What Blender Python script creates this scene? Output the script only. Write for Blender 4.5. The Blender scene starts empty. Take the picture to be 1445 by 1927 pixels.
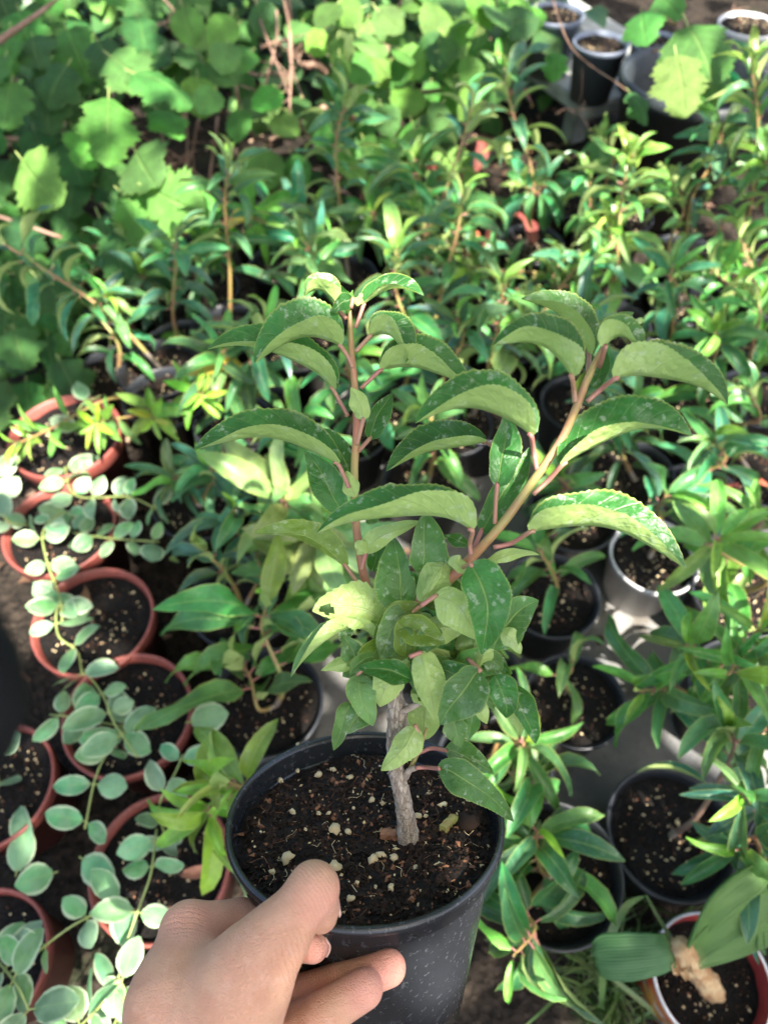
import bpy, math, random
import numpy as np
from mathutils import Vector, Matrix, noise
R = math.radians
random.seed(7)
rng = np.random.default_rng(7)
scene = bpy.context.scene
COL = scene.collection

# ------------------------------------------------------------------ camera, sky, sun, exposure
CAM_H, PITCH, F = 1.02, R(55), 1336.0
C0 = Vector((0, 0, CAM_H))
FWD = Vector((0, math.cos(PITCH), -math.sin(PITCH)))
UPV = Vector((0, math.sin(PITCH), math.cos(PITCH)))
RGT = Vector((1, 0, 0))
cd = bpy.data.cameras.new('camera')
cam = bpy.data.objects.new('camera', cd); COL.objects.link(cam)
cam.location = C0; cam.rotation_euler = (math.pi/2 - PITCH, 0, 0)
cd.sensor_fit = 'VERTICAL'; cd.sensor_height = 24; cd.lens = 12 / (963.5/F)
cd.clip_start = 0.01; cd.clip_end = 200
cd.dof.use_dof = True; cd.dof.focus_distance = 0.365; cd.dof.aperture_fstop = 5.0
scene.camera = cam

SUN_DIR = Vector((0.30, -0.42, 0.86)).normalized()      # towards the sun
w = bpy.data.worlds.new('World'); scene.world = w; w.use_nodes = True
nt = w.node_tree
sky = nt.nodes.new('ShaderNodeTexSky'); sky.sky_type = 'NISHITA'; sky.sun_disc = False
sky.dust_density = 4.0; sky.air_density = .85; sky.ozone_density = .7
sky.sun_elevation = math.asin(SUN_DIR.z); sky.sun_rotation = math.atan2(SUN_DIR.x, SUN_DIR.y)
bg = nt.nodes['Background']; bg.inputs['Strength'].default_value = 0.105
nt.links.new(sky.outputs[0], bg.inputs[0])
sl = bpy.data.lights.new('sun', 'SUN'); sl.energy = 5.0; sl.angle = R(0.55); sl.color = (1, .93, .82)
so = bpy.data.objects.new('sun', sl); COL.objects.link(so)
so.rotation_euler = SUN_DIR.to_track_quat('Z', 'Y').to_euler()
scene.view_settings.view_transform = 'Standard'; scene.view_settings.look = 'None'
scene.view_settings.gamma = 1; scene.view_settings.use_curve_mapping = False
scene.view_settings.exposure = 2.35

# ------------------------------------------------------------------ helpers
def ray(px, py): return FWD + RGT*((px-722.5)/F) + UPV*((963.5-py)/F)
def Pd(px, py, d): return C0 + ray(px, py)*d
def Pz(px, py, z):
    r = ray(px, py); return C0 + r*((z-CAM_H)/r.z)
def depth(p): return (p-C0).dot(FWD)

def tag(o, label=None, cat=None, group=None, kind=None):
    if label: o['label'] = label
    if cat: o['category'] = cat
    if group: o['group'] = group
    if kind: o['kind'] = kind
    return o
def empty(name, loc, label, cat, group=None):
    o = bpy.data.objects.new(name, None); COL.objects.link(o); o.location = loc
    o.empty_display_size = .02
    return tag(o, label, cat, group)
def mesh(name, verts, faces, mats=(), mi=None, uv=None, smooth=True):
    me = bpy.data.meshes.new(name)
    me.from_pydata([tuple(v) for v in verts], [], faces)
    for m in mats: me.materials.append(m)
    if mi is not None: me.polygons.foreach_set('material_index', mi)
    if smooth: me.polygons.foreach_set('use_smooth', [True]*len(me.polygons))
    if uv is not None:
        l = me.uv_layers.new(name='UVMap')
        idx = np.zeros(len(me.loops), dtype=np.int32); me.loops.foreach_get('vertex_index', idx)
        l.data.foreach_set('uv', np.asarray(uv, dtype=np.float32)[idx].ravel())
    me.update()
    return me
def put(name, me, parent=None, M=None, world=True):
    """link a mesh; M is a world matrix (parents here are Empties with location only)"""
    o = bpy.data.objects.new(name, me); COL.objects.link(o)
    M = M.copy() if M is not None else Matrix.Identity(4)
    if parent is not None:
        o.parent = parent
        if world:
            t = parent.location if parent.parent is None else parent.parent.location
            M = Matrix.Translation(-t) @ M
            if parent.parent is not None: M = parent.matrix_basis.inverted() @ M
    o.matrix_basis = M
    return o
class MB:
    def __init__(s): s.v = []; s.f = []; s.uv = []; s.m = []
    def add(s, v, f, uv=None, mi=0):
        b = len(s.v); s.v += [tuple(x) for x in v]
        s.f += [tuple(i+b for i in q) for q in f]; s.m += [mi]*len(f)
        s.uv += list(uv) if uv is not None else [(0, 0)]*len(v)
    def mesh(s, name, mats, smooth=True): return mesh(name, s.v, s.f, mats, s.m, s.uv, smooth)
def tube(mb, pts, rad, n=8, mi=0, wob=0, cap=True):
    pts = [Vector(p) for p in pts]; V = []; Fc = []; U = []
    prev = None
    for i, p in enumerate(pts):
        a = pts[max(i-1, 0)]; b = pts[min(i+1, len(pts)-1)]
        t = (b-a).normalized()
        if prev is None: x = t.orthogonal().normalized()
        else: x = (prev - t*prev.dot(t)).normalized()
        prev = x; y = t.cross(x)
        r = rad[i] if hasattr(rad, '__len__') else rad
        for k in range(n):
            an = 2*math.pi*k/n
            rr = r*(1+wob*(noise.noise(p*300+Vector((k*1.7, 0, 0))) + (.6*noise.noise(Vector((p.x*150, p.y*150, p.z*150))+Vector((k*5.3, k*2.1, 0))) if n >= 20 else 0))) if wob else r
            V.append(p + (x*math.cos(an)+y*math.sin(an))*rr); U.append((k/n, i/len(pts)))
    for i in range(len(pts)-1):
        for k in range(n):
            Fc.append((i*n+k, i*n+(k+1) % n, (i+1)*n+(k+1) % n, (i+1)*n+k))
    if cap:
        Fc.append(tuple(range(n))[::-1]); Fc.append(tuple((len(pts)-1)*n+k for k in range(n)))
    mb.add(V, Fc, U, mi)
def smooth_path(pts, n=6):
    """Catmull-Rom through the points"""
    P = [Vector(p) for p in pts]; P = [P[0]*2-P[1]] + P + [P[-1]*2-P[-2]]
    out = []
    for i in range(1, len(P)-2):
        for k in range(n):
            t = k/n
            out.append(.5*((2*P[i]) + (P[i+1]-P[i-1])*t + (2*P[i-1]-5*P[i]+4*P[i+1]-P[i+2])*t*t + (3*P[i]-P[i-1]-3*P[i+1]+P[i+2])*t**3))
    out.append(P[-2]); return out
def lathe(mb, prof, n=64, mi=0, uvs=True):
    V = []; Fc = []; U = []
    for i, (r, z) in enumerate(prof):
        for k in range(n+1):
            a = 2*math.pi*k/n; V.append((r*math.cos(a), r*math.sin(a), z)); U.append((k/n, i/(len(prof)-1)))
    for i in range(len(prof)-1):
        for k in range(n):
            Fc.append((i*(n+1)+k, i*(n+1)+k+1, (i+1)*(n+1)+k+1, (i+1)*(n+1)+k))
    mb.add(V, Fc, U, mi)

# ------------------------------------------------------------------ materials
class NT:
    def __init__(s, name):
        s.m = bpy.data.materials.new(name); s.m.use_nodes = True; s.t = s.m.node_tree
        s.b = s.t.nodes['Principled BSDF']; s.out = s.t.nodes['Material Output']
    def n(s, typ, **kw):
        x = s.t.nodes.new('ShaderNode'+typ)
        for k, v in kw.items(): setattr(x, k, v)
        return x
    def L(s, a, b): s.t.links.new(a, b)
    def val(s, x, v):
        if hasattr(v, 'is_linked') or hasattr(v, 'links'): s.L(v, x)
        else: x.default_value = v
    def math(s, op, a, b=0.0, c=0.0, clamp=False):
        x = s.n('Math', operation=op, use_clamp=clamp)
        s.val(x.inputs[0], a); s.val(x.inputs[1], b); s.val(x.inputs[2], c); return x.outputs[0]
    def ramp(s, a, lo, hi, v0=0.0, v1=1.0):
        x = s.n('MapRange', interpolation_type='SMOOTHSTEP'); s.val(x.inputs[0], a)
        x.inputs[1].default_value = lo; x.inputs[2].default_value = hi
        x.inputs[3].default_value = v0; x.inputs[4].default_value = v1; return x.outputs[0]
    def mix(s, f, a, b, blend='MIX'):
        x = s.n('Mix', data_type='RGBA', blend_type=blend, clamp_factor=True)
        s.val(x.inputs[0], f)
        for i, v in ((6, a), (7, b)):
            if isinstance(v, tuple): x.inputs[i].default_value = (*v[:3], 1)
            else: s.L(v, x.inputs[i])
        return x.outputs[2]
    def noise(s, scale, detail=3, rough=.55, vec=None, dist=0, out=0):
        x = s.n('TexNoise'); x.inputs['Scale'].default_value = scale; x.inputs['Detail'].default_value = detail
        x.inputs['Roughness'].default_value = rough; x.inputs['Distortion'].default_value = dist
        if vec is not None: s.L(vec, x.inputs['Vector'])
        return x.outputs[out]
    def vor(s, scale, vec=None, feat='F1', out='Distance'):
        x = s.n('TexVoronoi', feature=feat); x.inputs['Scale'].default_value = scale
        if vec is not None: s.L(vec, x.inputs['Vector'])
        return x.outputs[out]
    def coord(s, k='Object'): return s.n('TexCoord').outputs[k]
    def bump(s, h, strength=.3, dist=.001):
        x = s.n('Bump'); x.inputs['Strength'].default_value = strength; x.inputs['Distance'].default_value = dist
        s.L(h, x.inputs['Height']); s.L(x.outputs[0], s.b.inputs['Normal']); return x
    def base(s, c, rough=.5, spec=.5):
        s.val(s.b.inputs['Base Color'], (*c, 1) if isinstance(c, tuple) else c)
        s.val(s.b.inputs['Roughness'], rough); s.b.inputs['Specular IOR Level'].default_value = spec

def leaf_material(name, spots=0., margin=.25, rough=.36, under=(.36, .44, .16), under_mix=.7, transl=.22, vein=.5,
                  cream=None, bumps=.25, rugose=0., bdist=.0008):
    t = NT(name)
    uv = t.coord('UV'); sp = t.n('SeparateXYZ'); t.L(uv, sp.inputs[0])
    oi = t.n('ObjectInfo'); geo = t.n('NewGeometry')
    v = t.math('ABSOLUTE', t.math('SUBTRACT', sp.outputs[1], .5))
    add = t.n('VectorMath', operation='MULTIPLY_ADD'); t.L(oi.outputs['Random'], add.inputs[0])
    add.inputs[1].default_value = (37, 19, 11); t.L(t.coord('Object'), add.inputs[2])
    P = add.outputs[0]
    n1 = t.noise(38, 3, .6, P)
    shade = t.ramp(n1, .3, .75, .72, 1.3)
    rnd = t.ramp(oi.outputs['Random'], 0, 1, .8, 1.22)
    sc = t.n('VectorMath', operation='SCALE'); t.L(oi.outputs['Color'], sc.inputs[0]); t.L(t.math('MULTIPLY', shade, rnd), sc.inputs[3])
    top = sc.outputs[0]
    # side veins
    sv = t.math('FRACT', t.math('MULTIPLY', t.math('SUBTRACT', sp.outputs[0], t.math('MULTIPLY', v, .5)), 9.))
    svm = t.ramp(t.math('ABSOLUTE', t.math('SUBTRACT', sv, .5)), .0, .09, 1, 0)
    mid = t.ramp(v, .012, .035, 1, 0)
    veins = t.math('MAXIMUM', mid, t.math('MULTIPLY', svm, .35))
    if cream:
        nn = t.noise(25, 3, .6, P)
        mm = t.ramp(t.math('ADD', v, t.math('MULTIPLY', t.math('SUBTRACT', nn, .5), .42)),   .375, .45)
        mottle = t.ramp(t.noise(60, 2, .5, P), .4, .65, 0, .45)
        top = t.mix(mottle, top, (.24, .36, .22))
        top = t.mix(mm, top, cream)
    top = t.mix(t.math('MULTIPLY', veins, vein), top, (.30, .42, .12))
    mg = t.ramp(v, .455, .49)
    top = t.mix(t.math('MULTIPLY', mg, margin), top, (.48, .52, .13))
    und = t.mix(under_mix, oi.outputs['Color'], under)
    und = t.mix(t.math('MULTIPLY', veins, .35), und, (.45, .50, .24))
    und = t.mix(t.ramp(n1, .35, .7, 0, .25), und, (.26, .36, .10))
    col = t.mix(geo.outputs['Backfacing'], top, und)
    ro = rough
    if spots:
        m = t.ramp(t.noise(210, 3, .55, P), .60, .67)
        m = t.math('MAXIMUM', m, t.math('MULTIPLY', t.ramp(t.noise(110, 4, .6, P), .62, .69), .8))
        m = t.math('MAXIMUM', m, t.math('MULTIPLY', t.ramp(t.noise(48, 3, .6, P), .56, .70), .45))
        fine = t.ramp(t.noise(900, 2, .6, P), .35, .6, .35, 1)
        m = t.math('MULTIPLY', t.math('MULTIPLY', m, fine), spots)
        col = t.mix(m, col, (.66, .72, .60))
        ro = t.math('ADD', rough, t.math('MULTIPLY', m, .25))
    t.base(col, ro, .38)
    h = t.math('ADD', t.math('MULTIPLY', t.noise(420, 3, .6, P), .6), t.math('MULTIPLY', veins, -.8))
    if rugose: h = t.math('ADD', h, t.math('MULTIPLY', t.ramp(t.noise(150, 2, .4, P), .3, .7), 1.3*rugose))
    bp = t.bump(h, bumps, bdist)
    tr = t.n('BsdfTranslucent'); t.L(t.mix(.5, col, (.30, .55, .05)), tr.inputs[0]); t.L(bp.outputs[0], tr.inputs['Normal'])
    mx = t.n('MixShader'); mx.inputs[0].default_value = transl
    t.L(t.b.outputs[0], mx.inputs[1]); t.L(tr.outputs[0], mx.inputs[2]); t.L(mx.outputs[0], t.out.inputs[0])
    return t.m
LEAF_HERO = leaf_material('leaf_dusty', spots=.36, margin=.4, rough=.38, under=(.42, .57, .185), under_mix=.92, bumps=.7, rugose=1., transl=.30)
LEAF = leaf_material('leaf_laurel', spots=.12, margin=.55, rough=.34, under=(.42, .50, .18), under_mix=.8)
LEAF_BROAD = leaf_material('leaf_broad', margin=.1, rough=.55, vein=.16, transl=.3, under_mix=.4, bumps=.8, bdist=.005)
LEAF_VINCA = leaf_material('leaf_variegated', margin=0, rough=.42, cream=(.40, .49, .31), under_mix=.6, under=(.42, .52, .36), vein=.25)
LEAF_DRY = leaf_material('leaf_dry', margin=.0, rough=.7, under=(.30, .16, .09), vein=.2, transl=.1)

def simple(name, c, rough=.5, spec=.5, var=.25, scale=40, bump=0, bscale=300, c2=None):
    t = NT(name); n = t.noise(scale, 4, .6, t.coord())
    c2 = c2 or tuple(x*(1-var) for x in c)
    t.base(t.mix(t.ramp(n, .35, .65), c, c2), rough, spec)
    if bump: t.bump(t.noise(bscale, 4, .6, t.coord()), bump, .001)
    return t.m
PETIOLE = simple('petiole_pink', (.38, .15, .13), .4, c2=(.38, .22, .13))
STEM_H = simple('stem_pinkish', (.36, .30, .10), .42, c2=(.44, .17, .11), scale=32, bump=.2)
PETIOLE_G = simple('petiole_green', (.28, .30, .09), .45)
STEM_G = simple('stem_green', (.27, .26, .08), .5, c2=(.29, .15, .08), scale=25)
STEM_O = simple('stem_orange', (.30, .17, .07), .5, c2=(.27, .23, .07), scale=30)
BARK = simple('bark_grey', (.40, .33, .27), .85, .3, c2=(.21, .165, .13), scale=180, bump=.9, bscale=500)
def bark_material():
    t = NT('bark_cracked'); P = t.coord()
    st = t.n('VectorMath', operation='MULTIPLY'); t.L(P, st.inputs[0]); st.inputs[1].default_value = (1, .45, .45)
    a = t.noise(420, 5, .7, st.outputs[0]); b = t.noise(110, 4, .6, P); v = t.vor(520, st.outputs[0], 'DISTANCE_TO_EDGE')
    c = t.mix(t.ramp(a, .35, .68), (.25, .20, .16), (.50, .43, .36))
    c = t.mix(t.ramp(b, .5, .68, 0, .6), c, (.24, .16, .11)); c = t.mix(t.ramp(v, .05, .0, 0, .4), c, (.10, .075, .06))
    t.base(c, .9, .2); t.bump(t.math('ADD', a, t.ramp(v, 0, .12)), .8, .0008); return t.m
BARK_HERO = bark_material()
VINE = simple('vine_green', (.27, .33, .10), .5)
TWIG = simple('twig_brown', (.15, .085, .058), .8, .3, c2=(.25, .16, .12), scale=20)
PERLITE = simple('perlite', (.72, .63, .43), .9, .3, c2=(.60, .42, .20), scale=260, bump=.6)
CHIP = simple('bark_chip', (.28, .13, .07), .8, .3, c2=(.15, .07, .04), scale=200, bump=.5)

def soil_material(name='soil', k=1.):
    t = NT(name); P = t.coord()
    a = t.noise(160*k, 6, .7, P); b = t.noise(45*k, 4, .6, P); v = t.vor(260*k, P)
    c = t.mix(t.ramp(a, .4, .7), (.0035, .0028, .0024), (.021, .014, .011))
    c = t.mix(t.ramp(b, .52, .72, 0, .5), c, (.035, .019, .014))
    c = t.mix(t.ramp(v, .10, .04, 0, .25), c, (.16, .11, .08))
    t.base(c, .8, .3)
    t.bump(t.math('ADD', a, t.math('MULTIPLY', v, .8)), 1, .004/k)
    return t.m
SOIL = soil_material()
SOIL_POT = soil_material('soil_potted', .10)
def pot_material(name, c, dust, rough=.35, specks=.5, band=False, c2=None):
    t = NT(name); P = t.coord()
    a = t.noise(22, 4, .6, P); v = t.vor(420, P); b = t.noise(120, 3, .6, P)
    col = t.mix(t.ramp(a, .35, .7), c, c2 or tuple(x*.75 for x in c))
    m = t.math('MULTIPLY', t.ramp(t.noise(330, 3, .6, P), .60, .67), .6)
    m = t.math('MAXIMUM', m, t.math('MULTIPLY', t.ramp(t.noise(60, 6, .75, P), .58, .72), .5))
    m = t.math('MULTIPLY', m, specks)
    col = t.mix(m, col, dust)
    t.base(col, t.math('ADD', rough, t.math('MULTIPLY', m, .4)), .5)
    t.bump(t.noise(260, 3, .6, P), .08, .001)
    return t.m
POT_BLACK = pot_material('pot_black', (.015, .017, .022), (.22, .24, .27), .34, .4)
POT_HERO = pot_material('pot_black_dirty', (.016, .018, .022), (.085, .09, .105), .22, .55)
POT_TERRA = pot_material('pot_terracotta', (.235, .062, .048), (.32, .19, .17), .45, .3, c2=(.17, .042, .034))
POT_BLUE = pot_material('pot_bluegrey', (.16, .19, .25), (.4, .42, .46), .45, .4)
POT_WHITE = pot_material('pot_white', (.62, .62, .62), (.25, .22, .2), .5, .4)
POT_GREY = pot_material('pot_greywhite', (.55, .54, .55), (.10, .10, .11), .5, .8)

def ground_material():
    t = NT('ground_soil'); P = t.coord()
    a = t.noise(6, 5, .65, P); b = t.noise(60, 6, .7, P); v = t.vor(90, P)
    c = t.mix(t.ramp(b, .35, .7), (.010, .008, .006), (.042, .031, .023))
    c = t.mix(t.ramp(v, .16, .05, 0, .4), c, (.12, .08, .055))
    c = t.mix(t.ramp(a, .56, .66, 0, .5), c, (.03, .038, .016))
    t.base(c, .92, .2); t.bump(t.math('ADD', b, v), 1, .01); return t.m
def concrete_material():
    t = NT('concrete'); P = t.coord()
    a = t.noise(9, 6, .65, P); b = t.noise(160, 4, .7, P)
    c = t.mix(t.ramp(a, .35, .65), (.105, .108, .112), (.18, .175, .165))
    c = t.mix(t.ramp(b, .55, .75, 0, .5), c, (.07, .06, .05))
    c = t.mix(t.ramp(t.noise(14, 5, .7, P), .55, .68, 0, .7), c, (.07, .058, .045))
    t.base(c, .85, .3); t.bump(t.math('ADD', a, b), .6, .003); return t.m

def skin_material():
    t = NT('skin'); P = t.coord()
    a = t.noise(40, 4, .6, P); b = t.noise(520, 3, .6, P)
    c = t.mix(t.ramp(a, .33, .68), (.64, .355, .235), (.565, .285, .185))
    c = t.mix(t.ramp(t.noise(150, 4, .65, P), .48, .68, 0, .3), c, (.70, .40, .31))
    c = t.mix(t.ramp(t.noise(18, 2, .5, P), .52, .68, 0, .35), c, (.68, .32, .25))
    # reddish fingertips and thumb joint, creases over the joints
    h = t.math('MULTIPLY', b, .5)
    for (px, py, d, rad, red) in FINGER_MARKS:
        sub = t.n('VectorMath', operation='DISTANCE'); t.L(P, sub.inputs[0]); sub.inputs[1].default_value = Pd(px, py, d)
        c = t.mix(t.ramp(sub.outputs['Value'], rad, rad*.3, 0, red), c, (.74, .32, .27))
    for (px, py, d, ax_, rad, sc) in CREASES:
        sub = t.n('VectorMath', operation='SUBTRACT'); t.L(P, sub.inputs[0]); o = Pd(px, py, d); sub.inputs[1].default_value = o
        dt = t.n('VectorMath', operation='DOT_PRODUCT'); t.L(sub.outputs[0], dt.inputs[0]); dt.inputs[1].default_value = ax_
        ln = t.n('VectorMath', operation='LENGTH'); t.L(sub.outputs[0], ln.inputs[0])
        k = t.math('ADD', t.math('MULTIPLY', dt.outputs['Value'], sc), t.math('MULTIPLY', t.noise(160, 2, .5, P), 5.))
        w_ = t.math('POWER', t.math('ABSOLUTE', t.math('SINE', k)), .35)
        m = t.ramp(ln.outputs['Value'], rad, rad*.35)
        cr_ = t.math('MULTIPLY', t.math('SUBTRACT', w_, 1.), m)
        h = t.math('ADD', h, t.math('MULTIPLY', cr_, 1.6))
        c = t.mix(t.math('MULTIPLY', cr_, -.22), c, (.30, .11, .08))
    v = t.vor(1100, P, 'DISTANCE_TO_EDGE'); v2 = t.vor(420, P, 'DISTANCE_TO_EDGE')
    h = t.math('ADD', h, t.math('ADD', t.ramp(v, 0, .25, -.5, 0), t.ramp(v2, 0, .12, -.6, 0)))
    h = t.math('ADD', h, t.math('MULTIPLY', t.noise(70, 3, .5, P), 2.2))
    for (px, py, d) in MOLES:
        sub = t.n('VectorMath', operation='DISTANCE'); t.L(P, sub.inputs[0]); sub.inputs[1].default_value = Pd(px, py, d)
        c = t.mix(t.ramp(sub.outputs['Value'], .0042, .0026, 0, .0), c, (.2, .08, .05))
    t.base(c, .46, .45)
    t.b.inputs['Subsurface Weight'].default_value = .3
    t.b.inputs['Subsurface Radius'].default_value = (1, .35, .2)
    t.b.inputs['Subsurface Scale'].default_value = .004
    t.bump(h, .55, .0008); return t.m
FINGER_MARKS = [(735, 1815, .318, .016, .6), (690, 1858, .308, .016, .5), (596, 1780, .318, .013, .5), (600, 1690, .30, .016, .4), (352, 1745, .318, .02, .35)]
CREASES = [(590, 1668, .298, (.55, .5, -.2), .020, 2600), (352, 1745, .32, (0, .7, -.3), .016, 1700), (640, 1853, .318, (1, .1, 0), .010, 2200), (560, 1790, .29, (.6, .4, -.2), .018, 1900)]
MOLES = []
SKIN = skin_material()
NAIL = simple('nail', (.68, .44, .38), .25, .5, .08)

# ------------------------------------------------------------------ leaf meshes
def prof_lance(t): return (t**.62)*((1-t)**.8)/.434
def prof_oval(t): return max(0, math.sin(math.pi*t**.85))**.62
def prof_broad(t): return (t**.42)*((1-t)**.62)/.487
def leaf_shape(L, W, fold=.4, arch=.8, wave=0, nseg=6, qs=(.5, 1), prof=prof_lance, pet=.012, pr=.0012, serr=0, nserr=10, twist=0, ph=0, rise=.35, bow=0, petmi=1):
    mb = MB(); V = []; U = []; y = pet; z = 0
    th0 = arch*rise
    rows = []
    for i in range(nseg+1):
        t = i/nseg; th = th0-arch*t
        if i: y += math.cos(th)*L/nseg; z += math.sin(th)*L/nseg
        wd = W*.5*prof(min(max(t, .012), .995))
        tw = twist*(t-.3)
        row = []
        for s in (-1, 1):
            for q in (qs[::-1] if s < 0 else qs):
                e = wd*q
                if serr and q == 1: e *= 1-serr*((i % 2))*(1 if 0 < i < nseg else 0)
                f = fold - bow*q
                x = s*e*math.cos(f)
                h = e*math.sin(f) + wave*W*q*q*math.sin(ph+t*9+s*.9)
                x, h = x*math.cos(tw)-h*math.sin(tw), x*math.sin(tw)+h*math.cos(tw)
                row.append(((x, y-math.sin(th)*h, z+math.cos(th)*h), (t, .5+.5*s*q)))
            if s < 0: row.append(((0, y, z), (t, .5)))
        rows.append(row)
    nq = len(rows[0])
    for r in rows:
        for p, u in r: V.append(p); U.append(u)
    Fc = [(i*nq+k, i*nq+k+1, (i+1)*nq+k+1, (i+1)*nq+k) for i in range(nseg) for k in range(nq-1)]
    mb.add(V, Fc, U, 0)
    if pet: tube(mb, [(0, 0, 0), (0, pet+.002, 0)], pr, 4, petmi, cap=False)
    return mb
def lib(n, maker):
    out = []
    for i in range(n): out.append(maker(i))
    return out
rr = random.Random(3)
LAUREL = lib(20, lambda i: leaf_shape(rr.uniform(.070, .094), rr.uniform(.022, .031), rr.uniform(.2, .95), rr.uniform(.6, 2.3), rr.uniform(0, .12), 6, (.5, 1), prof_lance, .009, .0010, twist=rr.uniform(-.9, .9), ph=rr.uniform(0, 6), rise=rr.uniform(.25, .6)).mesh('laurel_leaf', [LEAF, PETIOLE]))
LAUREL_WAVY = lib(6, lambda i: leaf_shape(rr.uniform(.088, .112), rr.uniform(.030, .038), rr.uniform(.1, .5), rr.uniform(.6, 1.6), rr.uniform(.12, .22), 8, (.5, 1), prof_lance, .010, .0012, twist=rr.uniform(-1.2, 1.2), ph=rr.uniform(0, 6)).mesh('laurel_leaf', [LEAF, PETIOLE]))
LAUREL_SMALL = lib(6, lambda i: leaf_shape(rr.uniform(.046, .062), rr.uniform(.018, .024), rr.uniform(.3, .8), rr.uniform(-.2, .6), .03, 6, (.5, 1), prof_lance, .005, .0010, ph=rr.uniform(0, 6)).mesh('laurel_leaf', [LEAF, PETIOLE_G]))
VINCA = lib(10, lambda i: leaf_shape(rr.uniform(.034, .046), rr.uniform(.026, .033), rr.uniform(-.05, .6), rr.uniform(.1, .7), .02, 6, (.55, 1), prof_oval, .005, .0009, bow=rr.uniform(0, .3), ph=rr.uniform(0, 6)).mesh('vinca_leaf', [LEAF_VINCA, VINE]))
ROUND = lib(6, lambda i: leaf_shape(rr.uniform(.050, .062), rr.uniform(.044, .054), rr.uniform(.0, .3), rr.uniform(.2, .8), .03, 10, (.55, 1), prof_broad, .010, .0010, serr=.10, ph=rr.uniform(0, 6), bow=.15).mesh('round_leaf', [LEAF_BROAD, VINE]))
def lobed(L, W, seed):
    r = random.Random(seed)
    def pf(t):
        b = prof_broad(t)
        return b*(.70+.38*abs(math.sin(t*7.5+.9))*(1 if t < .85 else .6))
    return leaf_shape(L, W, r.uniform(-.05, .3), r.uniform(.3, 1.0), .05, 22, (.5, 1), pf, .02, .0014, serr=.17, ph=r.uniform(0, 6), bow=r.uniform(.1, .4))
LOBED = lib(6, lambda i: lobed(rr.uniform(.11, .135), rr.uniform(.115, .14), i+5).mesh('lobed_leaf', [LEAF_BROAD, VINE]))
DRY = lib(4, lambda i: leaf_shape(rr.uniform(.04, .06), rr.uniform(.018, .028), rr.uniform(.2, .9), rr.uniform(.5, 2.2), .2, 6, (.5, 1), prof_lance, .006, .0008, twist=rr.uniform(-1, 1), ph=rr.uniform(0, 6)).mesh('dry_leaf', [LEAF_DRY, TWIG]))

def orient(pos, d, up, s=1.0, roll=0):
    y = Vector(d).normalized(); z = Vector(up) - y*Vector(up).dot(y)
    if z.length < 1e-4: z = y.orthogonal()
    z.normalize(); x = y.cross(z)
    M = Matrix((x, y, z)).transposed()
    if roll: M = M @ Matrix.Rotation(roll, 3, 'Y')
    M = M.to_4x4() @ Matrix.Scale(s, 4); M.translation = pos
    return M
def add_leaf(parent, me, M, color, name='leaf'):
    o = put(name, me, parent, M); o.color = (*color, 1); return o

# ------------------------------------------------------------------ pots and soil (shared meshes, unit radius 1 at the outer rim)
def pot_mesh(name, mat, h=1.72, taper=.74, lip=.16, n=72, wall=.035):
    t = taper; mb = MB(); b = lambda z: t+(1-t)*.93*(z/h)
    lathe(mb, [(0, .02), (t*.95, .02), (t, .0), (b(h-lip), h-lip), (.965, h-lip), (.985, h-lip+.02), (1, h-.03), (.995, h), (.97, h+.008), (1-wall*1.6, h-.01), (.925-wall, h-lip), (t-wall, .06), (0, .06)], n)
    return mb.mesh(name, [mat])
def soil_mesh(name, seed, n=20, m=60, amp=.05, fine=.03):
    V = [(0, 0, 0)]; Fc = []
    for i in range(1, n+1):
        r = i/n
        for k in range(m):
            a = 2*math.pi*k/m; x, y = r*math.cos(a), r*math.sin(a)
            z = amp*noise.noise(Vector((x*3, y*3, seed))) + fine*noise.noise(Vector((x*14, y*14, seed*3))) + fine*.7*noise.noise(Vector((x*31, y*31, seed)))
            V.append((x, y, z))
    for k in range(m): Fc.append((0, 1+k, 1+(k+1) % m))
    for i in range(1, n):
        for k in range(m):
            a = 1+(i-1)*m; Fc.append((a+k, a+m+k, a+m+(k+1) % m, a+(k+1) % m))
    return mesh(name, V, Fc, [SOIL_POT])
def crumbs_mesh(name, seed, n, rmin, rmax, mats, weights, R0=.86, hero=False):
    r = random.Random(seed); mb = MB()
    for i in range(n):
        a = r.uniform(0, 6.283); q = R0*math.sqrt(r.random()); s = r.uniform(rmin, rmax)*(1 if r.random() < .85 else 1.7)
        c = Vector((q*math.cos(a), q*math.sin(a), s*.3+.01))
        rot = Matrix.Rotation(r.uniform(0, 6), 3, (r.random(), r.random(), r.random()+.1))
        el = (r.uniform(.8, 1.6), r.uniform(.6, 1.1), r.uniform(.5, .9))
        v = []
        for d in ((1, 0, 0), (-1, 0, 0), (0, 1, 0), (0, -1, 0), (0, 0, 1), (0, 0, -1)):
            v.append(c + rot @ Vector((d[0]*s*el[0], d[1]*s*el[1], d[2]*s*el[2]))*r.uniform(.7, 1.2))
        f = [(0, 2, 4), (2, 1, 4), (1, 3, 4), (3, 0, 4), (2, 0, 5), (1, 2, 5), (3, 1, 5), (0, 3, 5)]
        mb.add(v, f, None, r.choices(range(len(mats)), weights)[0])
    return mb.mesh(name, mats, smooth=False)
POTS = {'black': pot_mesh('pot_black', POT_BLACK), 'terra': pot_mesh('pot_terra', POT_TERRA, lip=.30, taper=.78), 'blue': pot_mesh('pot_blue', POT_BLUE, h=1.9),
        'white': pot_mesh('pot_white', POT_WHITE, h=1.9), 'grey': pot_mesh('pot_grey', POT_GREY)}
SOILS = [soil_mesh('soil', s) for s in (1.3, 4.7, 9.1)]
CLOD = simple('soil_clod', (.012, .008, .006), .9, .2, c2=(.036, .021, .015), scale=90)
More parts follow.
